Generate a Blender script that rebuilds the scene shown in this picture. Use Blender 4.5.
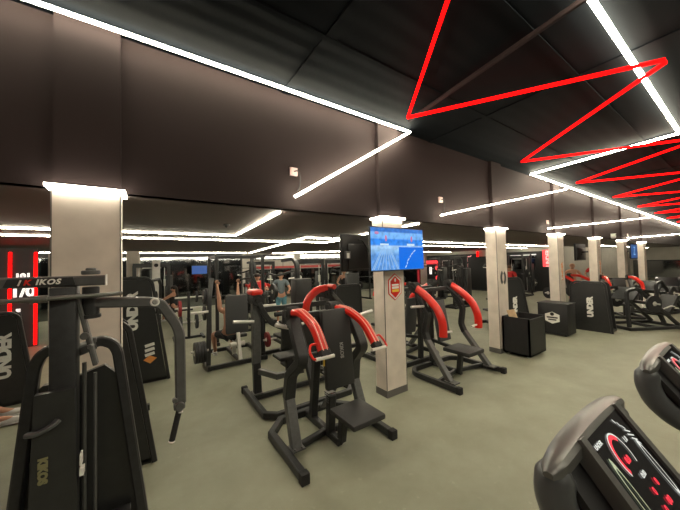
import bpy, bmesh, math, random
from mathutils import Vector, Matrix, Euler
PI = math.pi
rnd = random.Random(7)
for o in list(bpy.data.objects): bpy.data.objects.remove(o)
S = bpy.context.scene
C = S.collection
# ------------------------------------------------ camera
cam = bpy.data.cameras.new('camera'); co = bpy.data.objects.new('camera', cam); C.objects.link(co)
cam.sensor_width = 36; cam.lens = 36 * 285 / 680; cam.clip_start = 0.02; cam.clip_end = 200
R_ = Vector((0.82605, -0.56305, -0.02479)); U_ = Vector((0.00391, -0.03827, 0.99926)); F_ = Vector((0.56358, 0.82554, 0.02942))
M = Matrix((R_, U_, -F_)).transposed().to_4x4(); M.translation = Vector((0, 0, 2.0)); co.matrix_world = M
S.camera = co
# ------------------------------------------------ world and exposure
w = bpy.data.worlds.new('world'); S.world = w; w.use_nodes = True
w.node_tree.nodes['Background'].inputs[0].default_value = (1.0, 0.9, 0.8, 1)
w.node_tree.nodes['Background'].inputs[1].default_value = 0.0
S.view_settings.view_transform = 'Standard'; S.view_settings.look = 'None'; S.view_settings.gamma = 1
S.view_settings.use_curve_mapping = False
S.view_settings.exposure = 0.0
LED_POWER = 62.0
RED_POWER = 5.0

# ------------------------------------------------ materials
def pm(name, col, rough=0.5, metal=0.0, noise=0.0, nscale=20, bump=0.0, bscale=60, emit=None, es=0, spec=0.5, coat=0.0):
    m = bpy.data.materials.new(name); m.use_nodes = True
    nt = m.node_tree; b = nt.nodes['Principled BSDF']
    b.inputs['Base Color'].default_value = (*col, 1); b.inputs['Roughness'].default_value = rough
    b.inputs['Metallic'].default_value = metal; b.inputs['Specular IOR Level'].default_value = spec
    b.inputs['Coat Weight'].default_value = coat
    tc = None
    if noise or bump:
        tc = nt.nodes.new('ShaderNodeTexCoord')
    if noise:
        n = nt.nodes.new('ShaderNodeTexNoise'); n.inputs['Scale'].default_value = nscale; n.inputs['Detail'].default_value = 6
        nt.links.new(tc.outputs['Object'], n.inputs['Vector'])
        mr = nt.nodes.new('ShaderNodeMapRange'); mr.inputs[3].default_value = 1 - noise; mr.inputs[4].default_value = 1 + noise
        mr.inputs[1].default_value = 0.3; mr.inputs[2].default_value = 0.7
        nt.links.new(n.outputs['Fac'], mr.inputs[0])
        mx = nt.nodes.new('ShaderNodeVectorMath'); mx.operation = 'SCALE'; mx.inputs[0].default_value = col
        nt.links.new(mr.outputs[0], mx.inputs['Scale']); nt.links.new(mx.outputs[0], b.inputs['Base Color'])
    if bump:
        n2 = nt.nodes.new('ShaderNodeTexNoise'); n2.inputs['Scale'].default_value = bscale; n2.inputs['Detail'].default_value = 4
        nt.links.new(tc.outputs['Object'], n2.inputs['Vector'])
        bp = nt.nodes.new('ShaderNodeBump'); bp.inputs['Strength'].default_value = bump; bp.inputs['Distance'].default_value = 0.01
        nt.links.new(n2.outputs['Fac'], bp.inputs['Height']); nt.links.new(bp.outputs[0], b.inputs['Normal'])
    if emit:
        b.inputs['Emission Color'].default_value = (*emit, 1); b.inputs['Emission Strength'].default_value = es
    return m
FRAME = pm('powder_coated_steel', (0.030, 0.031, 0.033), 0.42, 0.25, noise=0.15, nscale=30)
GREYF = pm('grey_painted_steel', (0.12, 0.122, 0.122), 0.38, 0.4, noise=0.12, nscale=25)
BLACK = pm('matte_black', (0.012, 0.012, 0.014), 0.5, noise=0.2, nscale=10)
RUBBER = pm('rubber', (0.015, 0.015, 0.016), 0.75, bump=0.2, bscale=200)
LEATHER = pm('black_upholstery', (0.022, 0.022, 0.023), 0.5, bump=0.15, bscale=150)
LEATHG = pm('grey_upholstery', (0.06, 0.063, 0.067), 0.6, bump=0.15, bscale=150)
RED = pm('red_paint', (0.72, 0.022, 0.012), 0.3, coat=0.4)
REDF = pm('red_cloth', (0.55, 0.02, 0.02), 0.8)
STRIPE = pm('pale_stripe', (0.9, 0.45, 0.38), 0.4)
CHROME = pm('brushed_steel', (0.78, 0.77, 0.74), 0.3, 0.55)
GRIP = pm('pale_grip', (0.72, 0.70, 0.66), 0.45)
SHROUD = pm('shroud_plastic', (0.024, 0.025, 0.026), 0.38, noise=0.1)
WHITE = pm('white_print', (0.8, 0.8, 0.76), 0.5)
GREYP = pm('grey_print', (0.3, 0.3, 0.29), 0.5)
OLIVE = pm('dull_gold_print', (0.22, 0.21, 0.11), 0.5)
ORANGE = pm('orange_print', (0.85, 0.33, 0.08), 0.5)
YELLOW = pm('yellow_print', (0.85, 0.55, 0.05), 0.5)
BLUEP = pm('blue_plastic', (0.02, 0.35, 0.7), 0.5)
PLATE = pm('weight_plate_iron', (0.03, 0.03, 0.034), 0.45, 0.3)
PLATER = pm('red_bumper_rubber', (0.25, 0.02, 0.025), 0.55)
SKIN = pm('skin', (0.50, 0.26, 0.17), 0.55)
HAIR = pm('dark_hair', (0.02, 0.012, 0.009), 0.6)
HAIRB = pm('brown_hair', (0.12, 0.06, 0.03), 0.6)
CLOTHB = pm('black_cloth', (0.015, 0.015, 0.018), 0.85)
CLOTHG = pm('grey_cloth', (0.12, 0.15, 0.17), 0.85)
CLOTHT = pm('teal_cloth', (0.10, 0.25, 0.32), 0.85)
WOOD = pm('pale_wood', (0.62, 0.45, 0.28), 0.6, noise=0.2, nscale=8)
SHOE = pm('shoe_white', (0.6, 0.6, 0.6), 0.6)
LED = pm('white_led', (1, 1, 1), 0.5, emit=(1.0, 0.92, 0.70), es=LED_POWER)
LEDC = pm('column_led', (1, 1, 1), 0.5, emit=(1.0, 0.92, 0.74), es=LED_POWER * 0.5)
REDLED = pm('red_led', (0.2, 0.0, 0.0), 0.9, spec=0.0, emit=(1.0, 0.0022, 0.002), es=RED_POWER)
REDSIGN = pm('red_lit_sign', (0.5, 0.05, 0.05), 0.5, emit=(1.0, 0.06, 0.07), es=1.2)
SIGNW = pm('lit_white_letters', (0.8, 0.8, 0.8), 0.5, emit=(1, 0.95, 0.9), es=0.9)
SIGNP = pm('lit_pink_letters', (0.8, 0.5, 0.5), 0.5, emit=(1, 0.35, 0.35), es=1.3)
SILVER = pm('console_silver', (0.16, 0.16, 0.158), 0.34, 0.6)
CONS = pm('console_plastic', (0.04, 0.042, 0.045), 0.4)
GUNM = pm('gunmetal_plastic', (0.10, 0.105, 0.11), 0.35, 0.3)
GLASSB = pm('black_glass', (0.006, 0.006, 0.008), 0.08, coat=1.0)
TVBACK = pm('tv_back_plastic', (0.018, 0.018, 0.02), 0.35)
MIRROR = pm('smoked_mirror', (0.22, 0.23, 0.24), 0.06, 1.0)
GWALL = pm('beige_wall_paint', (0.42, 0.39, 0.35), 0.8, noise=0.05, nscale=2)
DWALL = pm('charcoal_wall_paint', (0.03, 0.03, 0.032), 0.7, noise=0.1, nscale=3)
BULK = pm('maroon_grey_paint', (0.023, 0.0145, 0.0145), 0.8, noise=0.06, nscale=1.2, spec=0.25)
LOWC = pm('dark_ceiling_paint', (0.12, 0.094, 0.088), 0.65, noise=0.05, nscale=1.5)
BASEB = pm('skirting_grey', (0.12, 0.115, 0.11), 0.5)
REDBAND = pm('red_wall_paint', (0.5, 0.06, 0.06), 0.6)
OUTLET = pm('outlet_plastic', (0.75, 0.55, 0.52), 0.5)

def floor_mat():
    m = pm('rubber_floor', (0.25, 0.235, 0.185), 0.55, spec=0.35); nt = m.node_tree; b = nt.nodes['Principled BSDF']
    tc = nt.nodes.new('ShaderNodeTexCoord')
    n1 = nt.nodes.new('ShaderNodeTexNoise'); n1.inputs['Scale'].default_value = 260; n1.inputs['Detail'].default_value = 2
    n2 = nt.nodes.new('ShaderNodeTexNoise'); n2.inputs['Scale'].default_value = 1.3; n2.inputs['Detail'].default_value = 8; n2.inputs['Roughness'].default_value = 0.65
    n3 = nt.nodes.new('ShaderNodeTexNoise'); n3.inputs['Scale'].default_value = 9; n3.inputs['Detail'].default_value = 8; n3.inputs['Roughness'].default_value = 0.7
    for n in (n1, n2, n3): nt.links.new(tc.outputs['Object'], n.inputs['Vector'])
    r1 = nt.nodes.new('ShaderNodeValToRGB'); r1.color_ramp.elements[0].position = 0.35; r1.color_ramp.elements[1].position = 0.65
    r1.color_ramp.elements[0].color = (0.232, 0.236, 0.172, 1); r1.color_ramp.elements[1].color = (0.298, 0.303, 0.226, 1)
    nt.links.new(n2.outputs['Fac'], r1.inputs[0])
    r2 = nt.nodes.new('ShaderNodeMapRange'); r2.inputs[1].default_value = 0.35; r2.inputs[2].default_value = 0.65; r2.inputs[3].default_value = 0.86; r2.inputs[4].default_value = 1.14
    nt.links.new(n1.outputs['Fac'], r2.inputs[0])
    r3 = nt.nodes.new('ShaderNodeMapRange'); r3.inputs[1].default_value = 0.62; r3.inputs[2].default_value = 0.75; r3.inputs[3].default_value = 1.0; r3.inputs[4].default_value = 1.5
    nt.links.new(n3.outputs['Fac'], r3.inputs[0])
    mu = nt.nodes.new('ShaderNodeMath'); mu.operation = 'MULTIPLY'; nt.links.new(r2.outputs[0], mu.inputs[0]); nt.links.new(r3.outputs[0], mu.inputs[1])
    sc = nt.nodes.new('ShaderNodeVectorMath'); sc.operation = 'SCALE'
    nt.links.new(r1.outputs[0], sc.inputs[0]); nt.links.new(mu.outputs[0], sc.inputs['Scale']); nt.links.new(sc.outputs[0], b.inputs['Base Color'])
    return m
def upper_ceiling_mat():
    m = pm('sheet_metal_ceiling', (0.0032, 0.0044, 0.006), 0.8, 0.0, spec=0.06); nt = m.node_tree; b = nt.nodes['Principled BSDF']
    tc = nt.nodes.new('ShaderNodeTexCoord'); wv = nt.nodes.new('ShaderNodeTexWave'); wv.bands_direction = 'Y'
    wv.inputs['Scale'].default_value = 1.6; wv.inputs['Distortion'].default_value = 0.3
    nt.links.new(tc.outputs['Object'], wv.inputs['Vector'])
    bp = nt.nodes.new('ShaderNodeBump'); bp.inputs['Strength'].default_value = 0.08; bp.inputs['Distance'].default_value = 0.05
    nt.links.new(wv.outputs['Fac'], bp.inputs['Height']); nt.links.new(bp.outputs[0], b.inputs['Normal'])
    return m
def column_mat():
    m = pm('pale_concrete_board', (0.68, 0.61, 0.54), 0.6); nt = m.node_tree; b = nt.nodes['Principled BSDF']
    tc = nt.nodes.new('ShaderNodeTexCoord')
    n = nt.nodes.new('ShaderNodeTexNoise'); n.inputs['Scale'].default_value = 5; n.inputs['Detail'].default_value = 8
    n2 = nt.nodes.new('ShaderNodeTexNoise'); n2.inputs['Scale'].default_value = 1.6; n2.inputs['Detail'].default_value = 3; n2.inputs['Distortion'].default_value = 1.5
    nt.links.new(tc.outputs['Object'], n.inputs['Vector']); nt.links.new(tc.outputs['Object'], n2.inputs['Vector'])
    ad = nt.nodes.new('ShaderNodeMath'); ad.operation = 'ADD'; nt.links.new(n.outputs['Fac'], ad.inputs[0]); nt.links.new(n2.outputs['Fac'], ad.inputs[1])
    r = nt.nodes.new('ShaderNodeMapRange'); r.inputs[1].default_value = 0.7; r.inputs[2].default_value = 1.3; r.inputs[3].default_value = 0.88; r.inputs[4].default_value = 1.1
    nt.links.new(ad.outputs[0], r.inputs[0])
    sc = nt.nodes.new('ShaderNodeVectorMath'); sc.operation = 'SCALE'; sc.inputs[0].default_value = (0.68, 0.61, 0.54)
    nt.links.new(r.outputs[0], sc.inputs['Scale']); nt.links.new(sc.outputs[0], b.inputs['Base Color'])
    return m
FLOOR = floor_mat(); UPC = upper_ceiling_mat(); COLM = column_mat()

# ------------------------------------------------ mesh helpers
def box(bm, lo, hi, bev=0.0, mat=None):
    lo = Vector(lo); hi = Vector(hi); c = (lo + hi) / 2; s = hi - lo
    X = Matrix.Translation(c) @ Matrix.Diagonal((abs(s.x), abs(s.y), abs(s.z), 1))
    if mat is not None: X = mat @ X
    r = bmesh.ops.create_cube(bm, size=1, matrix=X)
    if bev:
        es = list({e for v in r['verts'] for e in v.link_edges})
        bmesh.ops.bevel(bm, geom=es, offset=bev, segments=2, affect='EDGES', profile=0.5)
def rotbox(bm, c, size, rx=0, ry=0, rz=0, bev=0.0):
    m = Matrix.Translation(Vector(c)) @ Euler((rx, ry, rz)).to_matrix().to_4x4()
    s = Vector(size) / 2
    box(bm, -s, s, bev, m)
def fillet(pts, r=0.06, n=4):
    pts = [Vector(p) for p in pts]; out = [pts[0]]
    for i in range(1, len(pts) - 1):
        a, b, c = pts[i - 1], pts[i], pts[i + 1]
        d1 = (a - b); d2 = (c - b); q = min(r, d1.length * 0.45, d2.length * 0.45)
        p1 = b + d1.normalized() * q; p2 = b + d2.normalized() * q
        for k in range(n + 1):
            t = k / n; out.append((1 - t) ** 2 * p1 + 2 * t * (1 - t) * b + t * t * p2)
    out.append(pts[-1]); return out
def sweep(bm, pts, prof, up=(0, 0, 1), scales=None):
    pts = [Vector(p) for p in pts]; up = Vector(up); n = len(pts); rings = []
    T = [(pts[i + 1] - pts[i]).normalized() for i in range(n - 1)]
    for i in range(n):
        t1 = T[max(0, i - 1)]; t2 = T[min(n - 2, i)]; tm = (t1 + t2)
        tm = tm.normalized() if tm.length > 1e-4 else t1
        u0 = up
        if abs(tm.dot(up)) > 0.98: u0 = Vector((0, 1, 0)) if abs(tm.y) < 0.9 else Vector((1, 0, 0))
        s = tm.cross(u0).normalized(); u = s.cross(tm).normalized()
        # widen in the bending plane
        cosh = max(0.5, math.sqrt(max(0.0, (1 + t1.dot(t2)) / 2))); bn = (t2 - t1)
        ring = []
        k = scales[i] if scales else 1
        for a, b in prof:
            o = (s * a + u * b) * k
            if bn.length > 1e-4:
                bd = bn.normalized(); o = o + bd * (o.dot(bd)) * (1 / cosh - 1)
            ring.append(bm.verts.new(pts[i] + o))
        rings.append(ring)
    m = len(prof)
    for i in range(n - 1):
        for j in range(m):
            bm.faces.new((rings[i][j], rings[i][(j + 1) % m], rings[i + 1][(j + 1) % m], rings[i + 1][j]))
    bm.faces.new(rings[0][::-1]); bm.faces.new(rings[-1])
def rp(w, h, c=0.008):
    a, b = w / 2, h / 2; c = min(c, a * 0.5, b * 0.5)
    return [(a, -b + c), (a, b - c), (a - c, b), (-a + c, b), (-a, b - c), (-a, -b + c), (-a + c, -b), (a - c, -b)]
def cp(r, n=14): return [(r * math.cos(2 * PI * k / n), r * math.sin(2 * PI * k / n)) for k in range(n)]
def bar(bm, pts, w, h, up=(0, 0, 1), fil=0.0):
    if fil: pts = fillet(pts, fil)
    sweep(bm, pts, rp(w, h), up)
def tube(bm, pts, r, up=(0, 0, 1), fil=0.0, n=12):
    if fil: pts = fillet(pts, fil)
    sweep(bm, pts, cp(r, n), up)
def disc(bm, c, axis, r, th, n=28, bev=0.004):
    axis = Vector(axis).normalized(); c = Vector(c)
    m = Matrix.Translation(c) @ axis.to_track_quat('Z', 'Y').to_matrix().to_4x4()
    rr = [(0.0, -th / 2), (r - bev, -th / 2), (r, -th / 2 + bev), (r, th / 2 - bev), (r - bev, th / 2), (0.0, th / 2)]
    rings = []
    for q, z in rr[1:5]:
        rings.append([bm.verts.new(m @ Vector((q * math.cos(2 * PI * k / n), q * math.sin(2 * PI * k / n), z))) for k in range(n)])
    for a, b in zip(rings, rings[1:]):
        for k in range(n): bm.faces.new((a[k], a[(k + 1) % n], b[(k + 1) % n], b[k]))
    bm.faces.new(rings[0][::-1]); bm.faces.new(rings[-1])
def ellip(bm, c, r, rot=(0, 0, 0), seg=14):
    m = Matrix.Translation(Vector(c)) @ Euler(rot).to_matrix().to_4x4() @ Matrix.Diagonal((*r, 1))
    bmesh.ops.create_uvsphere(bm, u_segments=seg, v_segments=max(6, seg // 2 + 2), radius=1, matrix=m)
def prism(bm, poly, y0, y1, mat=None):
    """poly = list of (x, z); extruded along y"""
    mat = mat or Matrix.Identity(4)
    a = [bm.verts.new(mat @ Vector((x, y0, z))) for x, z in poly]; b = [bm.verts.new(mat @ Vector((x, y1, z))) for x, z in poly]
    n = len(poly)
    for k in range(n): bm.faces.new((a[k], a[(k + 1) % n], b[(k + 1) % n], b[k]))
    bm.faces.new(a[::-1]); bm.faces.new(b)
def obj(name, bm, mat, parent=None, off=None, smooth=True):
    if off is not None: bmesh.ops.translate(bm, verts=bm.verts, vec=-Vector(off))
    bmesh.ops.recalc_face_normals(bm, faces=bm.faces)
    me = bpy.data.meshes.new(name); bm.to_mesh(me); bm.free()
    if smooth:
        me.shade_smooth()
        try: me.set_sharp_from_angle(angle=math.radians(38))
        except Exception: pass
    me.materials.append(mat)
    o = bpy.data.objects.new(name, me); C.objects.link(o)
    if parent: o.parent = parent
    return o
class B_:
    """short builder: B_().box(...).put('seat', mat, parent)"""
    def __init__(s): s.bm = bmesh.new()
    def __getattr__(s, k):
        f = {'box': box, 'rotbox': rotbox, 'sweep': sweep, 'bar': bar, 'tube': tube, 'disc': disc, 'ellip': ellip, 'prism': prism}[k]
        def g(*a, **kw): f(s.bm, *a, **kw); return s
        return g
    def put(s, name, mat, parent=None, **k): return obj(name, s.bm, mat, parent, **k)
def thing(name, label, cat, loc=(0, 0, 0), rotz=0, group=None):
    o = bpy.data.objects.new(name, None); C.objects.link(o); o.empty_display_size = 0.1
    o.location = loc; o.rotation_euler = (0, 0, rotz); o['label'] = label; o['category'] = cat
    if group: o['group'] = group
    return o
def tag(o, label, cat, group=None):
    o['label'] = label; o['category'] = cat
    if group: o['group'] = group
    return o
def struct(name, b, m, parent=None, **k):
    o = b.put(name, m, parent, **k)
    if not parent: o['kind'] = 'structure'
    return o
def dup(root, loc, rotz, label, group=None):
    def cpy(o, par):
        c = o.copy(); C.objects.link(c)
        if par: c.parent = par
        for ch in kids.get(o.name, []): cpy(ch, c)
        return c
    kids = {}
    for q in list(C.objects):
        if q.parent: kids.setdefault(q.parent.name, []).append(q)
    r = cpy(root, None); r.location = loc; r.rotation_euler = (0, 0, rotz); r['label'] = label
    if group: r['group'] = group
    return r
def lettering(txt, size, mat, parent, mtx, name='lettering', extrude=0.002, bold=0.0, shear=0.0, space=1.0):
    cu = bpy.data.curves.new('t', 'FONT'); cu.body = txt; cu.size = size; cu.extrude = extrude; cu.offset = bold
    cu.align_x = 'CENTER'; cu.align_y = 'CENTER'; cu.shear = shear; cu.space_character = space; cu.resolution_u = 3
    t = bpy.data.objects.new('t', cu); C.objects.link(t)
    dg = bpy.context.evaluated_depsgraph_get(); me = bpy.data.meshes.new_from_object(t.evaluated_get(dg))
    bpy.data.objects.remove(t); bpy.data.curves.remove(cu)
    me.transform(mtx); me.materials.clear(); me.materials.append(mat); me.name = name
    o = bpy.data.objects.new(name, me); C.objects.link(o)
    if parent: o.parent = parent
    return o
def face_m(c, right, up):
    """matrix placing text (x right, y up) at c with given right/up vectors"""
    r = Vector(right).normalized(); u = Vector(up).normalized(); n = r.cross(u)
    m = Matrix((r, u, n)).transposed().to_4x4(); m.translation = Vector(c); return m

# ------------------------------------------------ structure
XL, XR, YB, YF = -6.0, 36.0, 16.0, -5.0
BY = 3.26; HL = 2.69; HU = 4.15; LY = 3.09; CB = 3.384
struct('floor', B_().box((XL, YF, -0.1), (XR, YB, 0)), FLOOR)
struct('ceiling', B_().box((XL, YF, HU), (XR, BY, HU + 0.1)), UPC)['label'] = 'high dark sheet metal ceiling'
struct('ceiling', B_().box((XL, BY, HL), (XR, YB, HL + 0.1)), LOWC)['label'] = 'low dark ceiling over the machines'
struct('wall_bulkhead', B_().box((XL, BY, HL + 0.1), (XR, BY + 0.1, HU + 0.1)).box((XL, BY, HL), (XR, BY + 0.1, HL + 0.1)), BULK)
struct('wall_left', B_().box((XL - 0.1, YF, 0), (XL, YB, HU)), DWALL)
struct('wall_right', B_().box((XR, YF, 0), (XR + 0.1, YB, HU)), GWALL)
struct('wall_front', B_().box((XL, YF - 0.1, 0), (XR, YF, HU)), DWALL)
struct('wall_back', B_().box((4.4, YB, 0), (20, YB + 0.1, HL)), GWALL)
struct('wall_back_dark', B_().box((XL, YB, 0), (4.4, YB + 0.1, HL)), DWALL)
struct('wall_side', B_().box((20, 6.5, 0), (20.15, YB, HL)), GWALL)
struct('wall_side_rear', B_().box((20.15, 6.5, 0), (XR, 6.65, HL)), GWALL)
# ceiling beams and purlins of the upper hall
for i, x in enumerate((-3.2, 1.4, 4.2, 10.6, 15.2, 19.8, 24.4, 29)):
    struct('trim_1', B_().box((x, YF, HU - 0.012), (x + 0.12, BY, HU)), UPC)
for y in (-0.3, 1.1, 2.2):
    struct('trim_2', B_().box((XL, y, HU - 0.015), (XR, y + 0.06, HU)), UPC)
# columns
col_x = [-0.62, 2.931, 6.213, 9.547, 13.0, 16.6, 20.3]
CWID = [0.44] + [0.42] * 6
CY = 3.147
for i, (x, wd) in enumerate(zip(col_x, CWID)):
    c = struct('column', B_().box((x, CY, 0), (x + wd, CB, HL)), COLM)
    struct('column_base', B_().box((x - 0.006, CY - 0.006, 0), (x + wd + 0.006, CB + 0.006, 0.10)), BASEB, c)
    struct('corner_joint', B_().box((x - 0.003, CY - 0.003, 0.1), (x + 0.006, CY + 0.006, HL)).box((x + wd - 0.006, CY - 0.003, 0.1), (x + wd + 0.003, CY + 0.006, HL)), BASEB, c)
    struct('column_casing', B_().box((x, CY + 0.045, HL + 0.002), (x + wd, BY, HU)), BULK, c)
    t = 0.035
    b = B_().box((x - t, CY - t, HL - 0.025), (x + wd + t, CY, HL)).box((x - t, CY, HL - 0.025), (x, CB, HL)).box((x + wd, CY, HL - 0.025), (x + wd + t, CB, HL))
    tag(b.put('column_light', LEDC), ['white light band crowning the wide column at far left', 'white light band crowning the column with the televisions', 'white light band crowning the column with the round dark emblem',
        'white light band on the column behind the black box with the white hexagon', 'white light band on the column beside the dark wall television', 'white light band on the column in front of the blue television', 'white light band on the farthest slim column before the end wall'][i] if i < 7 else 'white light band on a distant column near the end wall', 'light', 'column lights')

# ------------------------------------------------ LED strips
def strip(pts, label, mat=LED, w=0.026, h=0.022, up=(0, 0, 1), name='led_strip', group='white ceiling light strips'):
    b = B_()
    for a, c in zip(pts, pts[1:]):
        b.bar([a, c], w, h, up)
    return tag(b.put(name, mat), label, 'light', group)
K = .9135   # real size of the upper hall relative to the first survey
zc = 2 + 2.29 * K; zl = HL - 0.018
U = lambda x, z=None: (x * K, LY, zc if z is None else 2 + (z - 2) * K)
strip([(XL + 0.2, LY, zc), U(3.87), U(1.62, 2.889)], 'long white strip atop the bulkhead at left, kinking down to its foot', w=0.03, h=0.03)
strip([(1.42, BY + 0.17, zl), (1.65, 6.5, zl), (XL + 0.2, 6.45, zl)], 'white strip on the low ceiling bending left behind the wide column')
strip([(XL + 0.2, 7.8, zl), (4.75, 7.7, zl), (4.65, 6.75, zl)], 'long white strip on the low ceiling, second row from the bulkhead')
strip([(4.6, 15.4, zl), (3.36, 6.45, zl), (19.8, 6.55, zl)], 'white strip running right above the televisions on the low ceiling')
strip([(19.8, 8.2, zl), (8.5, 8.1, zl)], 'white strip on the low ceiling, second row right of the televisions')
strip([(XL + 0.2, 15.0, zl), (4.3, 15.0, zl)], 'white strip along the low ceiling in front of the mirror wall', w=0.05)
strip([(6.0, 15.6, zl), (8.8, 13.2, zl), (19.8, 13.6, zl)], 'far white strip on the low ceiling above the back wall')
strip([(9.6, 12.9, zl), (11.2, 11.4, zl), (13.4, 11.2, zl)], 'short far white strip angled on the low ceiling behind the televisions')
strip([U(4.68, 2.876), (11.2 * K, LY, zc - 0.08)], 'white diagonal strip climbing the bulkhead just right of the televisions')
strip([U(9.6, 2.857), (24.0 * K, LY, zc - 0.08)], 'white diagonal strip climbing the bulkhead above the hexagon box')
strip([(18.6 * K, LY, 2.78), (34.6 * K, LY, 3.50)], 'farthest white diagonal strip climbing the bulkhead at right')
strip([(1.6 * K, 0.75 * K, zc), (8.3 * K, 0.74 * K, zc), U(8.66), (35.8, LY, zc)], 'bright white strip zigzagging across the high ceiling at right', w=0.045, h=0.03)
strip([(4.02, BY + 0.12, zl), (4.42, 6.3, zl)], 'short white strip on the low ceiling just behind the television column')
strip([(20.4, 5.2, zl), (35, 5.2, zl)], 'white strip on the low ceiling in the far right aisle')
strip([(XL + 0.5, -1.6, zc), (12, -1.6, zc)], 'unseen white strip added over the treadmill row to light the near floor', w=0.05)  # behind the camera, added to light the foreground floor
strip([(0, -3.6, zc), (20, -3.6, zc)], 'unseen white strip added by the front wall to light the near floor', w=0.05)  # second unseen strip, added as more light for the foreground floor
apex = [-0.6, 3.45, 7.33, 10.94, 14.9, 18.9, 22.7, 26.5, 30.3]
low = [1.45, 5.07, 9.05, 12.75, 16.7, 20.6, 24.4, 28.3]
K2 = (2.29 * K - 0.09) / 2.29; zr = 2 + 2.29 * K2
k_names = ['nearest red triangle strip, long arm dropping toward the televisions', 'second red zigzag strip from the near end', 'third red zigzag strip, right of the white zigzag', 'fourth red zigzag strip toward the far wall', 'fifth red zigzag strip toward the far wall', 'sixth red zigzag strip toward the far wall', 'seventh red zigzag strip toward the far wall', 'farthest red zigzag strip on the high ceiling']
for k in range(8):
    pts = [(low[k] * K2 + .03, 0.46, zr), (apex[k + 1] * K2, 3.05 * K2, zr)]
    if k + 1 < len(low): pts.append((low[k + 1] * K2 - 0.03, 0.46, zr))
    strip(pts, k_names[k] + ', glowing red', REDLED, 0.026, 0.04, name='red_led_strip', group='red ceiling light strips')
strip([(-.2, -1.2, zr), (-.5, 2.1, zr), (-2.6, -.8, zr), (-3.0, 2.4, zr), (-5, 0, zr)], 'unseen red zigzag strip over the near left bay, runs added to redden the bulkhead', REDLED, 0.026, 0.04, name='red_led_strip', group='red ceiling light strips')  # out-of-view source of the bulkhead's red glow; extra runs added for the tint
tag(B_().bar([(3.25, 2.85, HU - 0.05), (2.9, 0.3, HU - 0.05)], 0.04, 0.05).put('ceiling_rail', BULK), 'unlit dark red rail crossing the high ceiling above the red triangle', 'rail')

def outlet(x, z, label, cable=True, sz=0.1):
    t = thing('outlet_box', label, 'outlet', (x, BY, z), 0, 'outlet boxes on the bulkhead')
    B_().box((-sz / 2, -0.03, -sz / 2), (sz / 2, -0.001, sz / 2), 0.004).put('cover', OUTLET, t)
    if cable:
        B_().tube([(0.0, -0.03, 0.0), (0.04, -0.06, 0.01), (0.08, -0.05, -0.06), (0.08, -0.03, -0.16), (0.05, -0.03, -0.24)], 0.008, fil=0.03).put('cable', BLACK, t)
outlet(-0.345, 2.87, 'plain pinkish outlet box on the bulkhead right above the wide column', False, 0.085)
outlet(1.54, 3.165, 'pinkish outlet box with a looping cable above the end of the bulkhead light strip')
outlet(4.48, 3.12, 'pinkish outlet box with cable right of the televisions')
outlet(9.2, 3.0, 'outlet box with cable above the box with the white hexagon')
outlet(17.8, 2.95, 'far outlet box with cable near the last columns')
for x, y, l in ((-1.9, 5.2, 'tiny black ceiling sensor left of the wide column'), (1.1, 4.9, 'tiny black ceiling sensor above the pair of shroud machines'), (4.0, 6.2, 'tiny black ceiling sensor left of the televisions')):
    t = thing('ceiling_sensor', l, 'sensor', (x, y, HL))
    B_().disc((0, 0, -0.012), (0, 0, 1), 0.05, 0.02).put('base', BLACK, t); B_().ellip((0, 0, -0.03), (0.025, 0.025, 0.03)).put('dome', BLACK, t)
t = thing('dome_camera', 'small white dome camera at the bulkhead foot between far columns', 'camera', (15.3, BY - 0.06, 2.80))
B_().disc((0, 0, 0.09), (0, 0, 1), 0.09, 0.03).put('base', WHITE, t); B_().ellip((0, 0, 0.0), (0.09, 0.09, 0.1)).put('dome', WHITE, t)
t = thing('air_conditioner', 'white split air conditioner high on the far right end wall', 'air conditioner', (XR, 2.6, 2.7))
B_().box((-0.25, -0.6, -0.2), (0, 0.6, 0.2), 0.04).put('casing', WHITE, t); B_().box((-0.27, -0.5, -0.12), (-0.24, 0.5, -0.07)).put('vent', BLACK, t)

# mirrors and wall features at the back
def mirror(lo, hi, label): return tag(B_().box(lo, hi).put('wall_mirror', MIRROR), label, 'mirror', 'wall mirrors')
mirror((-3.6, YB - 0.04, 0.0), (4.3, YB - 0.005, 2.5), 'dark wall mirror behind the seated woman in black')
mirror((5.0, YB - 0.04, 0.1), (11.3, YB - 0.005, 1.75), 'wall mirror under the red band behind the busy machines')
mirror((11.5, YB - 0.04, 0.1), (19, YB - 0.005, 1.75), 'wall mirror behind the television column')
for i, (a, b_) in enumerate(((4.9, 7.5), (7.9, 11.2), (11.6, 15.0))):
    t = thing('high_window', ['dark slot window high on the back wall, left one', 'dark slot window high on the back wall, middle one', 'dark slot window high on the back wall, just left of the televisions'][i], 'window', (a, YB, 2.32), 0, 'slot windows on the back wall')
    B_().box((0, -0.02, 0), (b_ - a, -0.002, 0.27)).put('pane', MIRROR, t)
    B_().box((-0.03, -0.03, -0.03), (b_ - a + 0.03, -0.002, 0)).box((-0.03, -0.03, 0.27), (b_ - a + 0.03, -0.002, 0.30)).put('frame', BLACK, t)
tag(B_().box((4.9, YB - 0.06, 1.8), (19.0, YB - 0.045, 1.93)).box((4.9, YB - 0.06, 0.3), (5.02, YB - 0.045, 1.8)).put('wall_band', REDBAND), 'red painted band framing the mirrors on the back wall', 'wall band')
mirror((XR - 0.05, -1.0, 0.1), (XR - 0.005, 6.3, 1.55), 'mirror on the far right end wall')
tag(B_().box((XR - 0.07, -1.0, 1.55), (XR - 0.005, 6.3, 1.62)).put('mirror_rail', BLACK), 'black rail over the mirror on the far right end wall', 'rail')

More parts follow.
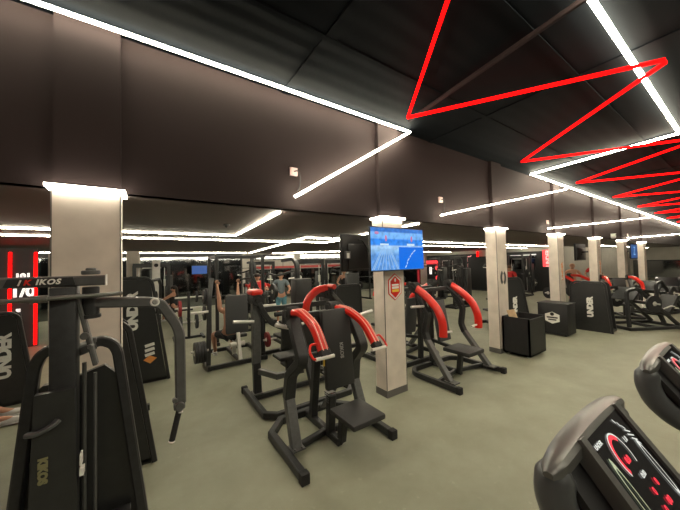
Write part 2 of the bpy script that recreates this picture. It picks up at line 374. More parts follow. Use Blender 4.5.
# red lit portal on side wall (x = 20)
t = thing('sign_portal', 'red lit portal with a black centre and vertical red sign, right of the televisions', 'sign', (19.95, 14.0, 0))
B_().box((-0.05, -2.6, 0.0), (0.04, 2.0, 2.45)).put('panel', BLACK, t)
B_().box((-0.10, -2.62, 0.0), (-0.04, -2.50, 2.62)).put('side_light', REDLED, t)
B_().box((-0.10, 0.6, 1.75), (-0.05, 2.2, 2.05)).put('top_band', REDSIGN, t)
B_().box((-0.10, 0.9, 0.0), (-0.05, 1.1, 1.75)).put('side_light', REDSIGN, t)
lettering('UNDER', 0.42, SIGNP, t, face_m((-0.09, -1.95, 1.65), (0, 0, 1), (0, 1, 0)), bold=0.012)
B_().box((-0.11, 1.5, 0.9), (-0.055, 1.7, 1.5)).put('lit_plaque', SIGNW, t)
t = thing('glass_partition', 'dark glass partition with pale top edge behind the red shirt person', 'partition', (19.95, 8.2, 0))
B_().box((-0.06, -1.65, 0), (0.04, 2.2, 2.45)).put('panel', BLACK, t)
B_().box((-0.09, -0.45, 1.35), (-0.06, 1.5, 2.25)).put('pane', MIRROR, t)
B_().box((-0.1, -0.5, 2.22), (-0.06, 1.0, 2.28)).put('edge_light', SIGNW, t)
t = thing('wall_sign', 'pink red glowing vertical sign on black wall between the columns', 'sign', (19.85, 7.05, 2.0))
B_().box((-0.03, -0.28, -0.5), (0.0, 0.28, 0.5)).put('panel', REDSIGN, t)
lettering('UNDER', 0.3, SIGNP, t, face_m((-0.035, 0, 0), (0, 0, 1), (0, 1, 0)), bold=0.01)
tag(B_().box((18.2, 9.6, 0), (18.4, 11.2, 2.2), 0.02).box((18.1, 9.55, 0), (18.5, 11.25, 0.05)).box((18.17, 9.57, 2.17), (18.43, 11.23, 2.22)).put('partition', BLACK), 'tall black partition panel left of the second slim column', 'partition')

# LED number wall at left
t = thing('number_wall', 'dark panel with white numbers between two glowing red tubes at far left', 'sign', (-2.9, 10.9, 0))
B_().box((-1.6, 0.02, 0), (0.5, 0.12, 2.6)).put('panel', DWALL, t)
B_().box((-0.02, -0.03, 0.05), (0.03, 0.02, 2.5)).put('side_light', REDLED, t)
B_().box((0.445, -0.03, 0.05), (0.495, 0.02, 2.5)).put('side_light', REDLED, t)
lettering('101', 0.20, SIGNW, t, face_m((0.235, 0.0, 1.86), (1, 0, 0), (0, 0, 1)), bold=0.012)
lettering('1/0', 0.36, SIGNW, t, face_m((0.235, 0.0, 1.45), (1, 0, 0), (0, 0, 1)), bold=0.015)
lettering('F', 0.16, SIGNW, t, face_m((0.15, 0.0, 0.95), (1, 0, 0), (0, 0, 1)), bold=0.012)
tag(B_().box((-2.3, 11.6, 0), (-1.55, 11.7, 2.5)).box((-2.33, 11.57, 0), (-2.27, 11.73, 2.5)).put('partition', GWALL), 'pale partition just left of the wide column behind the machines', 'partition')

# ------------------------------------------------ televisions
def tv_screen_mat():
    m = bpy.data.materials.new('tv_picture'); m.use_nodes = True; nt = m.node_tree; b = nt.nodes['Principled BSDF']
    b.inputs['Base Color'].default_value = (0.01, 0.01, 0.02, 1); b.inputs['Roughness'].default_value = 0.2
    tc = nt.nodes.new('ShaderNodeTexCoord'); mp = nt.nodes.new('ShaderNodeSeparateXYZ'); nt.links.new(tc.outputs['Object'], mp.inputs[0])
    r = nt.nodes.new('ShaderNodeValToRGB'); mr = nt.nodes.new('ShaderNodeMapRange'); mr.inputs[1].default_value = -0.3; mr.inputs[2].default_value = 0.3
    nt.links.new(mp.outputs['Z'], mr.inputs[0]); nt.links.new(mr.outputs[0], r.inputs[0])
    e = r.color_ramp.elements; e[0].position = 0; e[0].color = (0.10, 0.27, 0.62, 1); e[1].position = 1; e[1].color = (0.02, 0.14, 0.50, 1)
    for p, c in ((0.35, (0.10, 0.28, 0.65, 1)), (0.45, (0.22, 0.45, 0.75, 1)), (0.56, (0.35, 0.55, 0.80, 1)), (0.6, (0.03, 0.22, 0.72, 1)), (0.72, (0.02, 0.20, 0.72, 1)), (0.75, (0.14, 0.38, 0.80, 1)), (0.88, (0.16, 0.40, 0.80, 1)), (0.91, (0.02, 0.14, 0.5, 1))):
        q = e.new(p); q.color = c
    r.color_ramp.interpolation = 'LINEAR'
    n = nt.nodes.new('ShaderNodeTexNoise'); n.inputs['Scale'].default_value = 14; n.inputs['Detail'].default_value = 4; nt.links.new(tc.outputs['Object'], n.inputs['Vector'])
    m2 = nt.nodes.new('ShaderNodeMapRange'); m2.inputs[1].default_value = 0.3; m2.inputs[2].default_value = 0.7; m2.inputs[3].default_value = 0.75; m2.inputs[4].default_value = 1.3; nt.links.new(n.outputs['Fac'], m2.inputs[0])
    sc = nt.nodes.new('ShaderNodeVectorMath'); sc.operation = 'SCALE'; nt.links.new(r.outputs[0], sc.inputs[0]); nt.links.new(m2.outputs[0], sc.inputs['Scale'])
    nt.links.new(sc.outputs[0], b.inputs['Emission Color']); b.inputs['Emission Strength'].default_value = 1.15
    return m
TVP = tv_screen_mat()
TVBLUE = pm('tv_blue', (0, 0, 0), 0.3, emit=(0.0, 0.16, 0.80), es=1.0)
TVLINE = pm('tv_pale_line', (0, 0, 0), 0.3, emit=(0.6, 0.8, 0.95), es=1.0)
TVLANE = pm('tv_lane', (0, 0, 0), 0.3, emit=(0.28, 0.50, 0.82), es=1.0)
TVPINK = pm('tv_pink', (0, 0, 0), 0.3, emit=(0.55, 0.22, 0.45), es=0.9)
TVDIM = pm('tv_dim', (0.01, 0.01, 0.015), 0.2, emit=(0.02, 0.05, 0.12), es=0.6)
def tv_back(t, W, H, arm):
    """television body: screen side is local -Y, back side +Y"""
    B_().box((-W / 2, -0.01, -H / 2), (W / 2, 0.02, H / 2), 0.006).put('bezel', BLACK, t)
    b = B_(); b.prism([(-W / 2 + .03, -H / 2 + .02), (W / 2 - .03, -H / 2 + .02), (W / 2 - .03, H / 2 - .02), (-W / 2 + .03, H / 2 - .02)], 0.02, 0.035)
    b.box((-W / 2 + .12, 0.03, -H / 2 + .03), (W / 2 - .12, 0.065, H / 2 - .16), 0.012); b.put('back_cover', TVBACK, t)
    B_().box((-0.1, 0.06, -0.12), (0.1, 0.075, 0.12)).bar([(0, 0.07, 0), (0, arm, 0)], 0.05, 0.05, (1, 0, 0)).put('wall_mount', FRAME, t)
t = thing('television', 'large lit television with a blue swimming picture on the near column', 'television', (3.02, 2.93, 2.185))
tv_back(t, 1.08, 0.62, 0.215)
B_().box((-0.525, -0.016, -0.295), (0.525, -0.0105, 0.295)).put('screen', TVP, t)
pc = lambda b, n, m: b.put(n, m, t)
pc(B_().box((0.0, -0.02, -0.29), (0.525, -0.0165, 0.03)), 'map_panel', TVBLUE)
b = B_()
for k in range(9):
    x0 = -0.25 + 0.02 * (k - 4); x1 = -0.26 + 0.075 * (k - 4)
    x1 = max(-0.51, min(-0.01, x1)); b.sweep([(x0, -0.018, 0.0), (x1, -0.018, -0.285)], [(0.006, 0.0015), (-0.006, 0.0015), (-0.006, -0.0015), (0.006, -0.0015)], (0, 1, 0))
pc(b, 'lane_lines', TVLANE)
b = B_(); ps = [(0.12, -0.27), (0.16, -0.22), (0.17, -0.17), (0.22, -0.12), (0.25, -0.08), (0.30, -0.04), (0.36, 0.0)]
for a, c in zip(ps, ps[1:]):
    c2 = (a[0] + (c[0] - a[0]) * .7, a[1] + (c[1] - a[1]) * .7)
    b.sweep([(a[0], -0.022, a[1]), (c2[0], -0.022, c2[1])], [(0.006, 0.001), (-0.006, 0.001), (-0.006, -0.001), (0.006, -0.001)], (0, 1, 0))
pc(b, 'route_line', TVLINE)
pc(B_().ellip((-0.25, -0.018, 0.15), (0.022, 0.003, 0.045)).ellip((0.27, -0.018, 0.15), (0.022, 0.003, 0.045)).ellip((-0.42, -0.018, 0.22), (0.04, 0.003, 0.02)), 'swimmer_figures', TVPINK)
pc(B_().box((-0.36, -0.019, 0.05), (-0.2, -0.0165, 0.075)).box((0.17, -0.019, 0.05), (0.33, -0.0165, 0.08)), 'caption_boxes', TVLINE)
t = thing('television', 'black television turned away, its back and mount showing behind the lit one', 'television', (3.10, 3.72, 2.17), PI)
tv_back(t, 1.12, 0.60, 0.33)
B_().box((0.42, 0.07, -0.1), (0.52, 0.1, 0.02), 0.004).put('power_box', GREYF, t); B_().box((0.45, 0.1, -0.09), (0.5, 0.104, -0.01)).put('sticker', WHITE, t)
t2 = B_(); t2.sweep(fillet([(0.05, 0.10, 0.02), (0.2, 0.12, 0.2), (0.28, 0.12, 0.2)], .05), cp(0.012)); t2.put('cable', BLACK, t)
t = thing('television', 'small lit blue television far back beyond the seated woman', 'television', (2.12, 15.0, 1.86))
tv_back(t, 0.68, 0.42, 0.95); B_().box((-0.32, -0.016, -0.19), (0.32, -0.0105, 0.19)).put('screen', pm('tv_far', (0, 0, 0), 0.3, noise=0, emit=(0.03, 0.09, 0.30), es=1.0), t)
t = thing('television', 'dark tilted television on the far column by the shirtless man', 'television', (13.35, 2.98 + .75, 2.2), PI)
tv_back(t, 1.12, 0.62, 0.34)
t = thing('television', 'dim blue television facing us on the far column with orange letters', 'television', (16.95, 2.93, 2.2))
tv_back(t, 1.12, 0.62, 0.2); B_().box((-0.53, -0.016, -0.28), (0.53, -0.0105, 0.28)).put('screen', pm('tv_far_dim', (0, 0, 0), 0.3, emit=(0.02, 0.09, 0.28), es=0.9), t)
lettering('Z', 0.5, TVLANE, t, face_m((0, -0.018, 0), (1, 0, 0), (0, 0, 1)), name='picture', extrude=0.001)

# badge on the tv column
t = thing('column_badge', 'red hexagonal poster badge with white rim on the television column', 'sign', (3.145, CY, 1.62))
hexp = lambda s, h: [(0, h), (s, h * 0.55), (s, -h * 0.5), (0, -h), (-s, -h * 0.5), (-s, h * 0.55)]
B_().prism(hexp(0.135, 0.205), -0.008, -0.001).put('rim', RED, t)
B_().prism(hexp(0.122, 0.19), -0.011, -0.0085).put('border', WHITE, t)
B_().prism(hexp(0.098, 0.165), -0.014, -0.0115).put('field', RED, t)
B_().box((-0.07, -0.018, 0.02), (0.07, -0.0145, 0.045)).box((-0.07, -0.018, -0.025), (0.07, -0.0145, 0.008)).ellip((0, -0.016, 0.105), (0.018, 0.003, 0.028)).put('print', WHITE, t)
B_().box((-0.07, -0.018, -0.075), (0.07, -0.0145, -0.037)).put('print', YELLOW, t)
t = thing('column_emblem', 'round dark arrow emblem printed on the column by the wooden board', 'sign', (6.44, CY, 1.60))
for s in (PI / 2, -PI / 2):
    b = B_(); pts = [(0.085 * math.cos(s + a), -0.004, 0.13 * math.sin(s + a)) for a in [0.35 + 0.23 * k for k in range(11)]]
    b.sweep(pts, rp(0.07, 0.006, 0.001), (0, 1, 0)); b.put('arc', CONS, t)
for i, (x, l) in enumerate(((9.76, 'vertical orange lettering on the column by the shirtless man'), (13.22, 'orange lettering on the column behind the red armed machine'))):
    t = thing('column_sign', l, 'sign', (x, CY, 1.62), 0, 'orange column signs')
    B_().box((-0.10, -0.006, -0.24), (0.10, -0.001, 0.24)).put('backing', WHITE, t)
    lettering('UNDER', 0.15, ORANGE, t, face_m((0, -0.009, 0), (0, 0, 1), (-1, 0, 0)), bold=0.006)

# ------------------------------------------------ people
def skin_mesh(verts, edges, radii, root=0, sub=1):
    bm = bmesh.new(); L = bm.verts.layers.skin.verify(); vs = []
    for i, (p, r) in enumerate(zip(verts, radii)):
        v = bm.verts.new(p); rr = r if isinstance(r, tuple) else (r, r); v[L].radius = rr; v[L].use_root = (i == root); vs.append(v)
    for a, b in edges: bm.edges.new((vs[a], vs[b]))
    me = bpy.data.meshes.new('s'); bm.to_mesh(me); bm.free()
    o = bpy.data.objects.new('s', me); C.objects.link(o)
    o.modifiers.new('k', 'SKIN').use_smooth_shade = True
    m = o.modifiers.new('s', 'SUBSURF'); m.levels = sub; m.render_levels = sub
    dg = bpy.context.evaluated_depsgraph_get(); out = bpy.data.meshes.new_from_object(o.evaluated_get(dg))
    bpy.data.objects.remove(o); bpy.data.meshes.remove(me); return out
def addmesh(name, me, mat, parent):
    me.materials.clear(); me.materials.append(mat); me.shade_smooth()
    o = bpy.data.objects.new(name, me); C.objects.link(o); o.parent = parent; return o
STAND = dict(pelvis=(0, 0, .95), chest=(0, -.01, 1.28), neck=(0, 0, 1.50), head=(0, .02, 1.62),
             shL=(-.19, 0, 1.42), elL=(-.26, .02, 1.14), haL=(-.26, .12, .90), shR=(.19, 0, 1.42), elR=(.26, .02, 1.14), haR=(.26, .12, .90),
             knL=(-.11, .03, .50), anL=(-.12, 0, .08), knR=(.11, .03, .50), anR=(.12, 0, .08))
def seated(h=0.5):
    d = dict(STAND); dz = h + 0.08 - .95
    for k in ('pelvis', 'chest', 'neck', 'head', 'shL', 'elL', 'haL', 'shR', 'elR', 'haR'): x, y, z = d[k]; d[k] = (x, y, z + dz)
    d.update(knL=(-.15, .44, h + .03), anL=(-.16, .46, .08), knR=(.15, .44, h + .03), anR=(.16, .46, .08)); return d
def person(label, loc, rotz, J, shirt=None, pants=CLOTHB, hair=HAIR, long_hair=False, sleeveless=False, group='people'):
    t = thing('person', label, 'person', loc, rotz, group)
    V = lambda k: Vector(J[k])
    vs = []; es = []; rs = []
    def add(p, r, par=None):
        vs.append(tuple(p)); rs.append(r)
        if par is not None: es.append((par, len(vs) - 1))
        return len(vs) - 1
    pe = add(V('pelvis'), .135); wa = add(V('pelvis').lerp(V('chest'), .5), .115, pe); ch = add(V('chest'), .14, wa)
    uc = add(V('chest').lerp(V('neck'), .7), .10, ch); nk = add(V('neck'), .052, uc); hd0 = add(V('neck').lerp(V('head'), .45), .065, nk)
    hd = add(V('head'), (.082, .095), hd0); ht = add(V('head') + (V('head') - V('neck')).normalized() * .085, .062, hd)
    tot = {}
    for s in 'LR':
        sg = -1 if s == 'L' else 1
        sh = add(V('sh' + s), .062, uc); el = add(V('el' + s), .042, sh); wr = add(V('el' + s).lerp(V('ha' + s), .86), .026, el)
        d = (V('ha' + s) - V('el' + s)).normalized(); side = d.cross(Vector((0, 1, 0))); side = side.normalized() if side.length > .2 else Vector((1, 0, 0))
        pm_ = add(V('ha' + s) + d * .03, (.036, .018), wr)
        tot[s] = (V('ha' + s) + d * .03, d, side)
        hp = add(V('pelvis') + Vector((sg * .09, 0, -.05)), .105, pe)
        kn = add(V('kn' + s), .058, hp); cf = add(V('kn' + s).lerp(V('an' + s), .35), .056, kn); an = add(V('an' + s), .036, cf)
        to = add(V('an' + s) + Vector((0, .15, -.045)), .03, an)
    body = skin_mesh(vs, es, rs, 0, 2)
    # fingers, ears and nose joined to the same mesh
    bm = bmesh.new(); bm.from_mesh(body)
    for s in 'LR':
        p, d, side = tot[s]; nrm = d.cross(side).normalized()
        for k, ln in enumerate((.06, .072, .068, .052)):
            a = p + side * (k - 1.5) * .019 + d * .01
            tube(bm, [a, a + d * ln * .55 + nrm * .006, a + d * ln * .85 + nrm * .028], .0085, n=6)
        a = p - side * .026 - d * .03; tube(bm, [a, a - side * .03 + d * .025, a - side * .03 + d * .055 + nrm * .012], .009, n=6)
    h = V('head'); fw = Vector((0, 1, 0))
    ellip(bm, h + fw * .095 + Vector((0, 0, -.005)), (.012, .016, .022), seg=8)
    for sg in (-1, 1): ellip(bm, h + Vector((sg * .084, 0, -.005)), (.012, .02, .03), seg=8)
    bm.to_mesh(body); bm.free()
    addmesh('body', body, SKIN, t)
    b = B_()
    for sg in (-1, 1): b.ellip(h + Vector((sg * .032, .088, .02)), (.012, .008, .007), seg=8)
    b.put('eyes', BLACK, t)
    up = (V('head') - V('neck')).normalized()
    b = B_().ellip(h + up * .045 + Vector((0, -.022, .01)), (.095, .105, .085))
    if long_hair: b.ellip(h + Vector((0, -.11, -.06)), (.05, .05, .14)).ellip(h + Vector((0, -.13, -.2)), (.035, .035, .12))
    b.put('hair', hair, t)
    if shirt:
        q = [(V('pelvis') + Vector((0, 0, .02)), .155), (V('pelvis').lerp(V('chest'), .5), .135), (V('chest'), .158), (V('chest').lerp(V('neck'), .7), .112)]
        e = [(0, 1), (1, 2), (2, 3)]
        if not sleeveless:
            for s in 'LR':
                q.append((V('sh' + s), .078)); e.append((3, len(q) - 1)); q.append((V('sh' + s).lerp(V('el' + s), .65), .062)); e.append((len(q) - 2, len(q) - 1))
        addmesh('shirt', skin_mesh([tuple(a) for a, r in q], e, [r for a, r in q], 0, 2), shirt, t)
    q = [(V('pelvis') + Vector((0, 0, .04)), .148)]; e = []
    for s in 'LR':
        sg = -1 if s == 'L' else 1
        q.append((V('pelvis') + Vector((sg * .09, 0, -.05)), .118)); e.append((0, len(q) - 1))
        q.append(((V('pelvis') + Vector((sg * .09, 0, -.05))).lerp(V('kn' + s), .8), .08)); e.append((len(q) - 2, len(q) - 1))
    addmesh('shorts', skin_mesh([tuple(a) for a, r in q], e, [r for a, r in q], 0, 2), pants, t)
    for s in 'LR':
        a = V('an' + s); B_().ellip(a + Vector((0, .07, -.035)), (.048, .14, .045)).box(a + Vector((-.045, -.06, -.08)), a + Vector((.045, .19, -.06)), .01).put('shoe', SHOE, t)
    return t

# ------------------------------------------------ machines
def foot_caps(t, pts):
    for p in pts: B_().box((p[0] - .042, p[1] - .045, 0), (p[0] + .042, p[1] + .03, .10), .006).put('foot_cap', RUBBER, t)
def plate_disc(t, c, r=.22, th=.05, axis=(1, 0, 0), mat=None, name='weight_plate'):
    p = B_().disc(c, axis, r, th).put(name, mat or PLATE, t)
    B_().disc(c, axis, r * .28, th + .012).put('hub', CHROME, p)

# B : seated shoulder press with two red levers (faces -Y)
def make_shoulder_press():
    t = thing('shoulder_press_machine', 'black press with striped red levers and tall black back pad, nearest in the centre', 'gym machine', (1.75, 3.45, 0), 0, 'plate-loaded machines round the television column')
    hw = .56
    b = B_().bar([(-hw, -1.03, .05), (-hw, -.22, .05), (-hw + .2, 0, .05), (hw - .2, 0, .05), (hw, -.22, .05), (hw, -1.03, .05)], .075, .085)
    b.put('base_frame', FRAME, t)
    B_().bar([(-hw + .06, -.62, .05), (0, -.52, .05), (hw - .06, -.62, .05)], .06, .07).bar([(0, 0, .05), (0, -.80, .05)], .07, .08).put('cross_brace', FRAME, t)
    foot_caps(t, [(-hw, -1.03), (hw, -1.03)])
    for s in (-1, 1):
        p = B_().bar([(s * .46, -.66, .09), (s * .45, -.47, .56)], .085, .11, (1, 0, 0)).put('post', GREYF, t)
        B_().bar([(s * .45, -.48, .54), (s * .44, -.52, .80), (s * .40, -.74, 1.0), (s * .40, -.6, 1.22), (s * .38, -.46, 1.42)], .09, .12, (1, 0, 0), .06).put('post_upper', FRAME, p)
        B_().box((s * .46 - .07, -.74, .09), (s * .46 + .07, -.60, .105)).disc((s * .46 - .04, -.72, .11), (0, 0, 1), .014, .02).disc((s * .46 + .04, -.72, .11), (0, 0, 1), .014, .02).put('foot_plate', GREYF, p)
        base = [(-.38, -.45, 1.45), (-.38, -.68, 1.49), (-.37, -.96, 1.39), (-.36, -1.10, 1.17)] if s < 0 else [(.17, -.45, 1.46), (.26, -.64, 1.44), (.35, -.84, 1.31), (.36, -1.02, 1.10)]
        base = [Vector(q) for q in base]; pv = base[0]; en = base[-1]
        lev = B_().sweep(fillet(base, .12, 6), rp(.07, .105, .02), (1, 0, 0)).put('lever', RED, t)
        dr = [(base[k + 1] - base[k]).normalized() for k in range(3)]; nn = [Vector((0, -d.z, d.y)) * (-1) for d in dr]
        nn = [q if q.z > 0 else -q for q in nn]; nn = [nn[0], (nn[0] + nn[1]) / 2, (nn[1] + nn[2]) / 2, nn[2]]
        for q in (-.022, .022):
            B_().sweep(fillet([base[k] + nn[k].normalized() * .038 + Vector((q, 0, 0)) + (dr[0] * .05 if k == 0 else Vector()) for k in range(4)], .12, 6), rp(.008, .010, .001), (1, 0, 0)).put('stripe', STRIPE, lev)
        B_().bar([en + dr[2] * -.01, en + dr[2] * .045], .08, .11, (1, 0, 0)).put('end_cap', RUBBER, lev)
        h = en + Vector((0, -.04, -.04))
        B_().tube([h + Vector((s * .11, 0, -.005)), h + Vector((s * -.09, 0, -.005))], .017).put('handle', GRIP, lev)
        B_().tube([en + Vector((s * .05, .04, .07)), en + Vector((s * .11, .06, .07)), en + Vector((s * .14, .02, .01)), h + Vector((s * .13, 0, 0)), h + Vector((s * .10, 0, 0))], .012, fil=.03).put('handle_loop', RED, lev)
        B_().disc(pv, (1, 0, 0), .075, .14).disc(pv, (1, 0, 0), .04, .17).put('pivot', RUBBER, lev)
        B_().tube([(s * .42, -.45, 1.29), (.80 if s > 0 else -.58, -.45, 1.345)], .022).put('weight_horn', CHROME, lev)
        B_().bar([(pv.x, -.45, 1.44), (s * .42, -.45, 1.29)], .07, .06, (0, 1, 0)).put('horn_bracket', FRAME, lev)
    B_().bar([(-.38, -.42, 1.40), (.38, -.42, 1.40)], .07, .07).bar([(0, -.42, 1.40), (0, -.32, .9), (0, -.20, .09)], .08, .09, (1, 0, 0)).bar([(-.42, -.58, .98), (.42, -.58, .98)], .05, .05).put('spine', FRAME, t)
    B_().rotbox((.085, -.66, 1.03), (.38, .075, .88), rx=math.radians(-6), bev=.022).put('backrest', LEATHER, t)
    m = Matrix.Rotation(math.radians(-6), 4, 'X')
    lettering('KIKOS', .062, GREYP, t, Matrix.Translation((.115, -.703, 1.0)) @ m @ face_m((0, -.001, 0), (0, 0, -1), (1, 0, 0)), bold=.002)
    B_().box((-.112, -.69, .86), (-.105, -.66, .93)).put('warning_label', YELLOW, t)
    # seat with post
    B_().box((-.11, -1.21, .37), (.31, -.76, .43), .02).put('seat', LEATHER, t)
    b = B_().bar([(0, -.60, .06), (0, -.64, .5)], .08, .09, (1, 0, 0)).bar([(.02, -.80, .06), (.02, -.84, .30), (.04, -.95, .36)], .08, .08, (1, 0, 0)).box((-.02, -1.1, .35), (.22, -.8, .37))
    b.put('seat_post', FRAME, t)
    b = B_()
    for k in range(5): b.box((-.05, -.66, .42 + k * .025), (.05, -.57, .43 + k * .025))
    b.put('adjuster_notches', GREYF, t)
    g = B_().bar([(.20, -.10, .09), (.33, -.42, .62)], .09, .02, (0, 1, 0)).put('side_plate', GREYF, t)
    lettering('KIKOS', .085, WHITE, g, face_m((.255, -.265, .36), Vector((.13, -.32, .53)), Vector((-.9, -.35, .1))), bold=.002)
    return t
press = make_shoulder_press()

# D : lever machine with long bent red arms (faces -Y, rear crossbar at y = 0)
def make_lever(t, drop=0.0, stub=0, hw=.66):
    B_().bar([(-hw, -1.0, .05), (-hw, -.15, .05), (-hw + .14, 0, .05), (hw - .14, 0, .05), (hw, -.15, .05), (hw, -1.0, .05)], .07, .085, fil=.10).put('base_frame', FRAME, t)
    B_().bar([(-hw + .04, -.62, .05), (0, -.5, .05), (hw - .04, -.62, .05)], .055, .07).bar([(0, 0, .05), (0, -.62, .05)], .06, .07).put('cross_brace', FRAME, t)
    foot_caps(t, [(-hw, -1.0), (hw, -1.0)])
    for s in (-1, 1):
        p = B_().bar([(s * (hw - .09), -.80, .09), (s * .54, -.34, .66)], .08, .10, (1, 0, 0)).put('post', GREYF, t)
        B_().bar([(s * .54, -.36, .63), (s * .53, -.30, .78), (s * .51, -.36, 1.08), (s * .50, -.10, 1.50)], .08, .10, (1, 0, 0), .05).put('post_upper', FRAME, p)
        B_().box((s * (hw - .09) - .07, -.92, .09), (s * (hw - .09) + .07, -.72, .105)).put('foot_plate', GREYF, p)
        if s == stub: lev = B_().tube(fillet([(s * .51, -.06, 1.50), (s * .51, -.14, 1.47), (s * .51, -.24, 1.42)], .1, 4), .066, (1, 0, 0), n=16).put('lever', RED, t)
        else: lev = B_().tube(fillet([(s * .51, -.10, 1.53), (s * .52, -.34, 1.40), (s * .52, -.57, 1.20 + drop * .3), (s * .52, -.66, .98 + drop), (s * .52, -.66, .76 + drop)], .14, 6), .066, (1, 0, 0), n=16).put('lever', RED, t)
        if s != stub: B_().tube([(s * .40, -.66, .82 + drop), (s * .30, -.66, .81 + drop)], .019).bar([(s * .50, -.66, .82 + drop), (s * .40, -.66, .82 + drop)], .03, .03).put('handle', GRIP, lev)
        B_().disc((s * .51, -.08, 1.54), (1, 0, 0), .085, .15).disc((s * .51, -.08, 1.54), (1, 0, 0), .035, .18).put('pivot', RUBBER, lev)
        B_().bar([(s * .44, -.06, 1.50), (s * .44, -.36, 1.26), (s * .46, -.40, 1.16)], .05, .07, (1, 0, 0)).put('link_arm', FRAME, lev)
        B_().tube([(s * .55, -.30, 1.22), (s * .86, -.30, 1.24)], .022).put('weight_horn', CHROME, lev)
    B_().bar([(-.51, -.06, 1.46), (.51, -.06, 1.46)], .07, .07).bar([(0, -.06, 1.46), (0, .0, .8), (0, -.02, .09)], .08, .09, (1, 0, 0)).put('spine', FRAME, t)
    B_().rotbox((0, -.24, .90), (.32, .07, .74), rx=math.radians(-10), bev=.02).put('backrest', LEATHG, t)
    B_().box((-.23, -.92, .42), (.23, -.42, .49), .02).put('seat', LEATHER, t)
    B_().bar([(0, -.58, .06), (0, -.62, .42)], .08, .08, (1, 0, 0)).bar([(0, -.44, .45), (0, -.02, .5)], .06, .06).put('seat_post', FRAME, t)
    return t
GRP = 'plate-loaded machines round the television column'
lever = make_lever(thing('chest_press_machine', 'black machine with two long bent red arms, seat toward us, right of the television column', 'gym machine', (4.53, 3.60, 0), 0, GRP))
t = rearC = thing('curl_machine', 'black machine with one curved red arm and red capped post, behind the nearest press', 'gym machine', (2.0, 3.64, 0), 0, GRP)
B_().bar([(-.72, 1.0, .05), (-.72, .05, .05), (-.60, -.06, .05), (.56, -.06, .05), (.66, .05, .05), (.66, 1.0, .05)], .07, .085).bar([(-.72, .62, .05), (.66, .62, .05)], .06, .07).put('base_frame', FRAME, t)
foot_caps(t, [(-.72, 1.0), (.66, 1.0)])
for s_, x in ((-1, -.62), (1, .62)):
    p = B_().bar([(x, .66, .09), (x, .70, .55)], .09, .11, (1, 0, 0)).put('post', FRAME, t)
    B_().bar([(x, .70, .53), (x - s_ * .0, .70, 1.42)], .10, .12, (1, 0, 0)).put('post_upper', GREYF, p)
    B_().box((x - .07, .58, .09), (x + .07, .76, .105)).put('foot_plate', GREYF, p)
    B_().disc((x - s_ * .0, .70, 1.48), (0, 1, 0), .085, .26).disc((x, .70, 1.48), (0, 1, 0), .04, .30).put('pivot', RUBBER, t)
B_().box((-.72, .56, 1.555), (-.54, .82, 1.64), .03).put('post_cap', RED, t)
l = B_().bar([(-.60, .60, 1.44), (-.54, .60, 1.30), (-.42, .60, 1.12), (-.26, .60, 1.03), (-.20, .60, 1.03)], .075, .07, (0, 1, 0), .05).put('lever', FRAME, t)
B_().tube([(-.20, .60, 1.035), (.14, .60, 1.03)], .024).put('handle', CHROME, l)
l = B_().sweep(fillet([(.60, .62, 1.58), (.42, .62, 1.56), (.26, .62, 1.44), (.19, .62, 1.30), (.19, .62, 1.14)], .10, 6), rp(.12, .11, .03), (0, 1, 0)).put('lever', RED, t)
B_().bar([(.19, .62, 1.15), (.19, .62, 1.08)], .10, .09, (0, 1, 0)).put('end_cap', RUBBER, l)
B_().disc((.68, .58, 1.60), (0, 1, 0), .045, .20).put('pivot_cap', RED, t)
B_().bar([(.66, .60, 1.52), (.92, .60, 1.24), (1.0, .60, 1.1)], .07, .06, (0, 1, 0)).put('counter_arm', GREYF, t)
B_().tube([(-.66, .66, 1.16), (-.96, .66, 1.19)], .024).put('weight_horn', CHROME, t)
B_().bar([(-.56, .66, 1.32), (.60, .66, 1.32)], .08, .08).bar([(0, .66, 1.30), (0, .30, .7), (0, .0, .08)], .08, .08, (1, 0, 0)).put('top_beam', FRAME, t)
B_().bar([(-.60, .62, .42), (-.44, .32, .40), (-.05, .28, .42)], .07, .08).put('side_rail', GREYF, t)
B_().rotbox((0, .74, .95), (.36, .07, .62), rx=math.radians(6), bev=.02).put('backrest', LEATHER, t)
B_().box((-.2, .80, .42), (.2, 1.15, .48), .02).bar([(0, .95, .03), (0, .95, .42)], .07, .07, (1, 0, 0)).put('seat', LEATHER, t)
rearE = make_lever(thing('chest_press_machine', 'lever machine with red arms turned away, behind the one right of the television column', 'gym machine', (4.50, 3.82, 0), PI, GRP), .22)
# counter arms of the rear left machine
# A : pec fly machine, nearest at left (tower at x=-.32, beam at y=2.0)
t = thing('pec_fly_machine', 'large black pec fly machine with lettered top beam and hanging swing arm, nearest at left', 'gym machine', (-.345, 2.0, 0))
ROD = pm('dark_rod_steel', (0.16, 0.165, 0.155), 0.3, 0.7)
b = B_().bar([(-.50, 0, 1.948), (.165, 0, 1.942)], .07, .052).put('top_beam', GREYF, t)
B_().prism([(-.20, 1.924), (.05, 1.924), (.04, 1.964), (-.185, 1.964)], -.040, -.0355).put('beam_badge', BLACK, b)
L = lambda ch, x, mt: lettering(ch, .036, mt, b, face_m((x, -.0425, 1.944), (1, 0, 0), (0, 0, 1)), bold=.0014, shear=.25, extrude=.001, space=1.15)
L('K', -.122, RED); L('IKOS', -.050, WHITE)
B_().bar([(-.141, -.042, 1.958), (-.150, -.042, 1.931)], .006, .002, (0, 1, 0)).put('slash_mark', WHITE, b)
B_().box((.166, -.034, 1.913), (.170, .034, 1.972)).put('end_plate', GRIP, b)
B_().box((-.045, -.05, 0.02), (.055, .05, 1.915), .006).put('tower', FRAME, t)
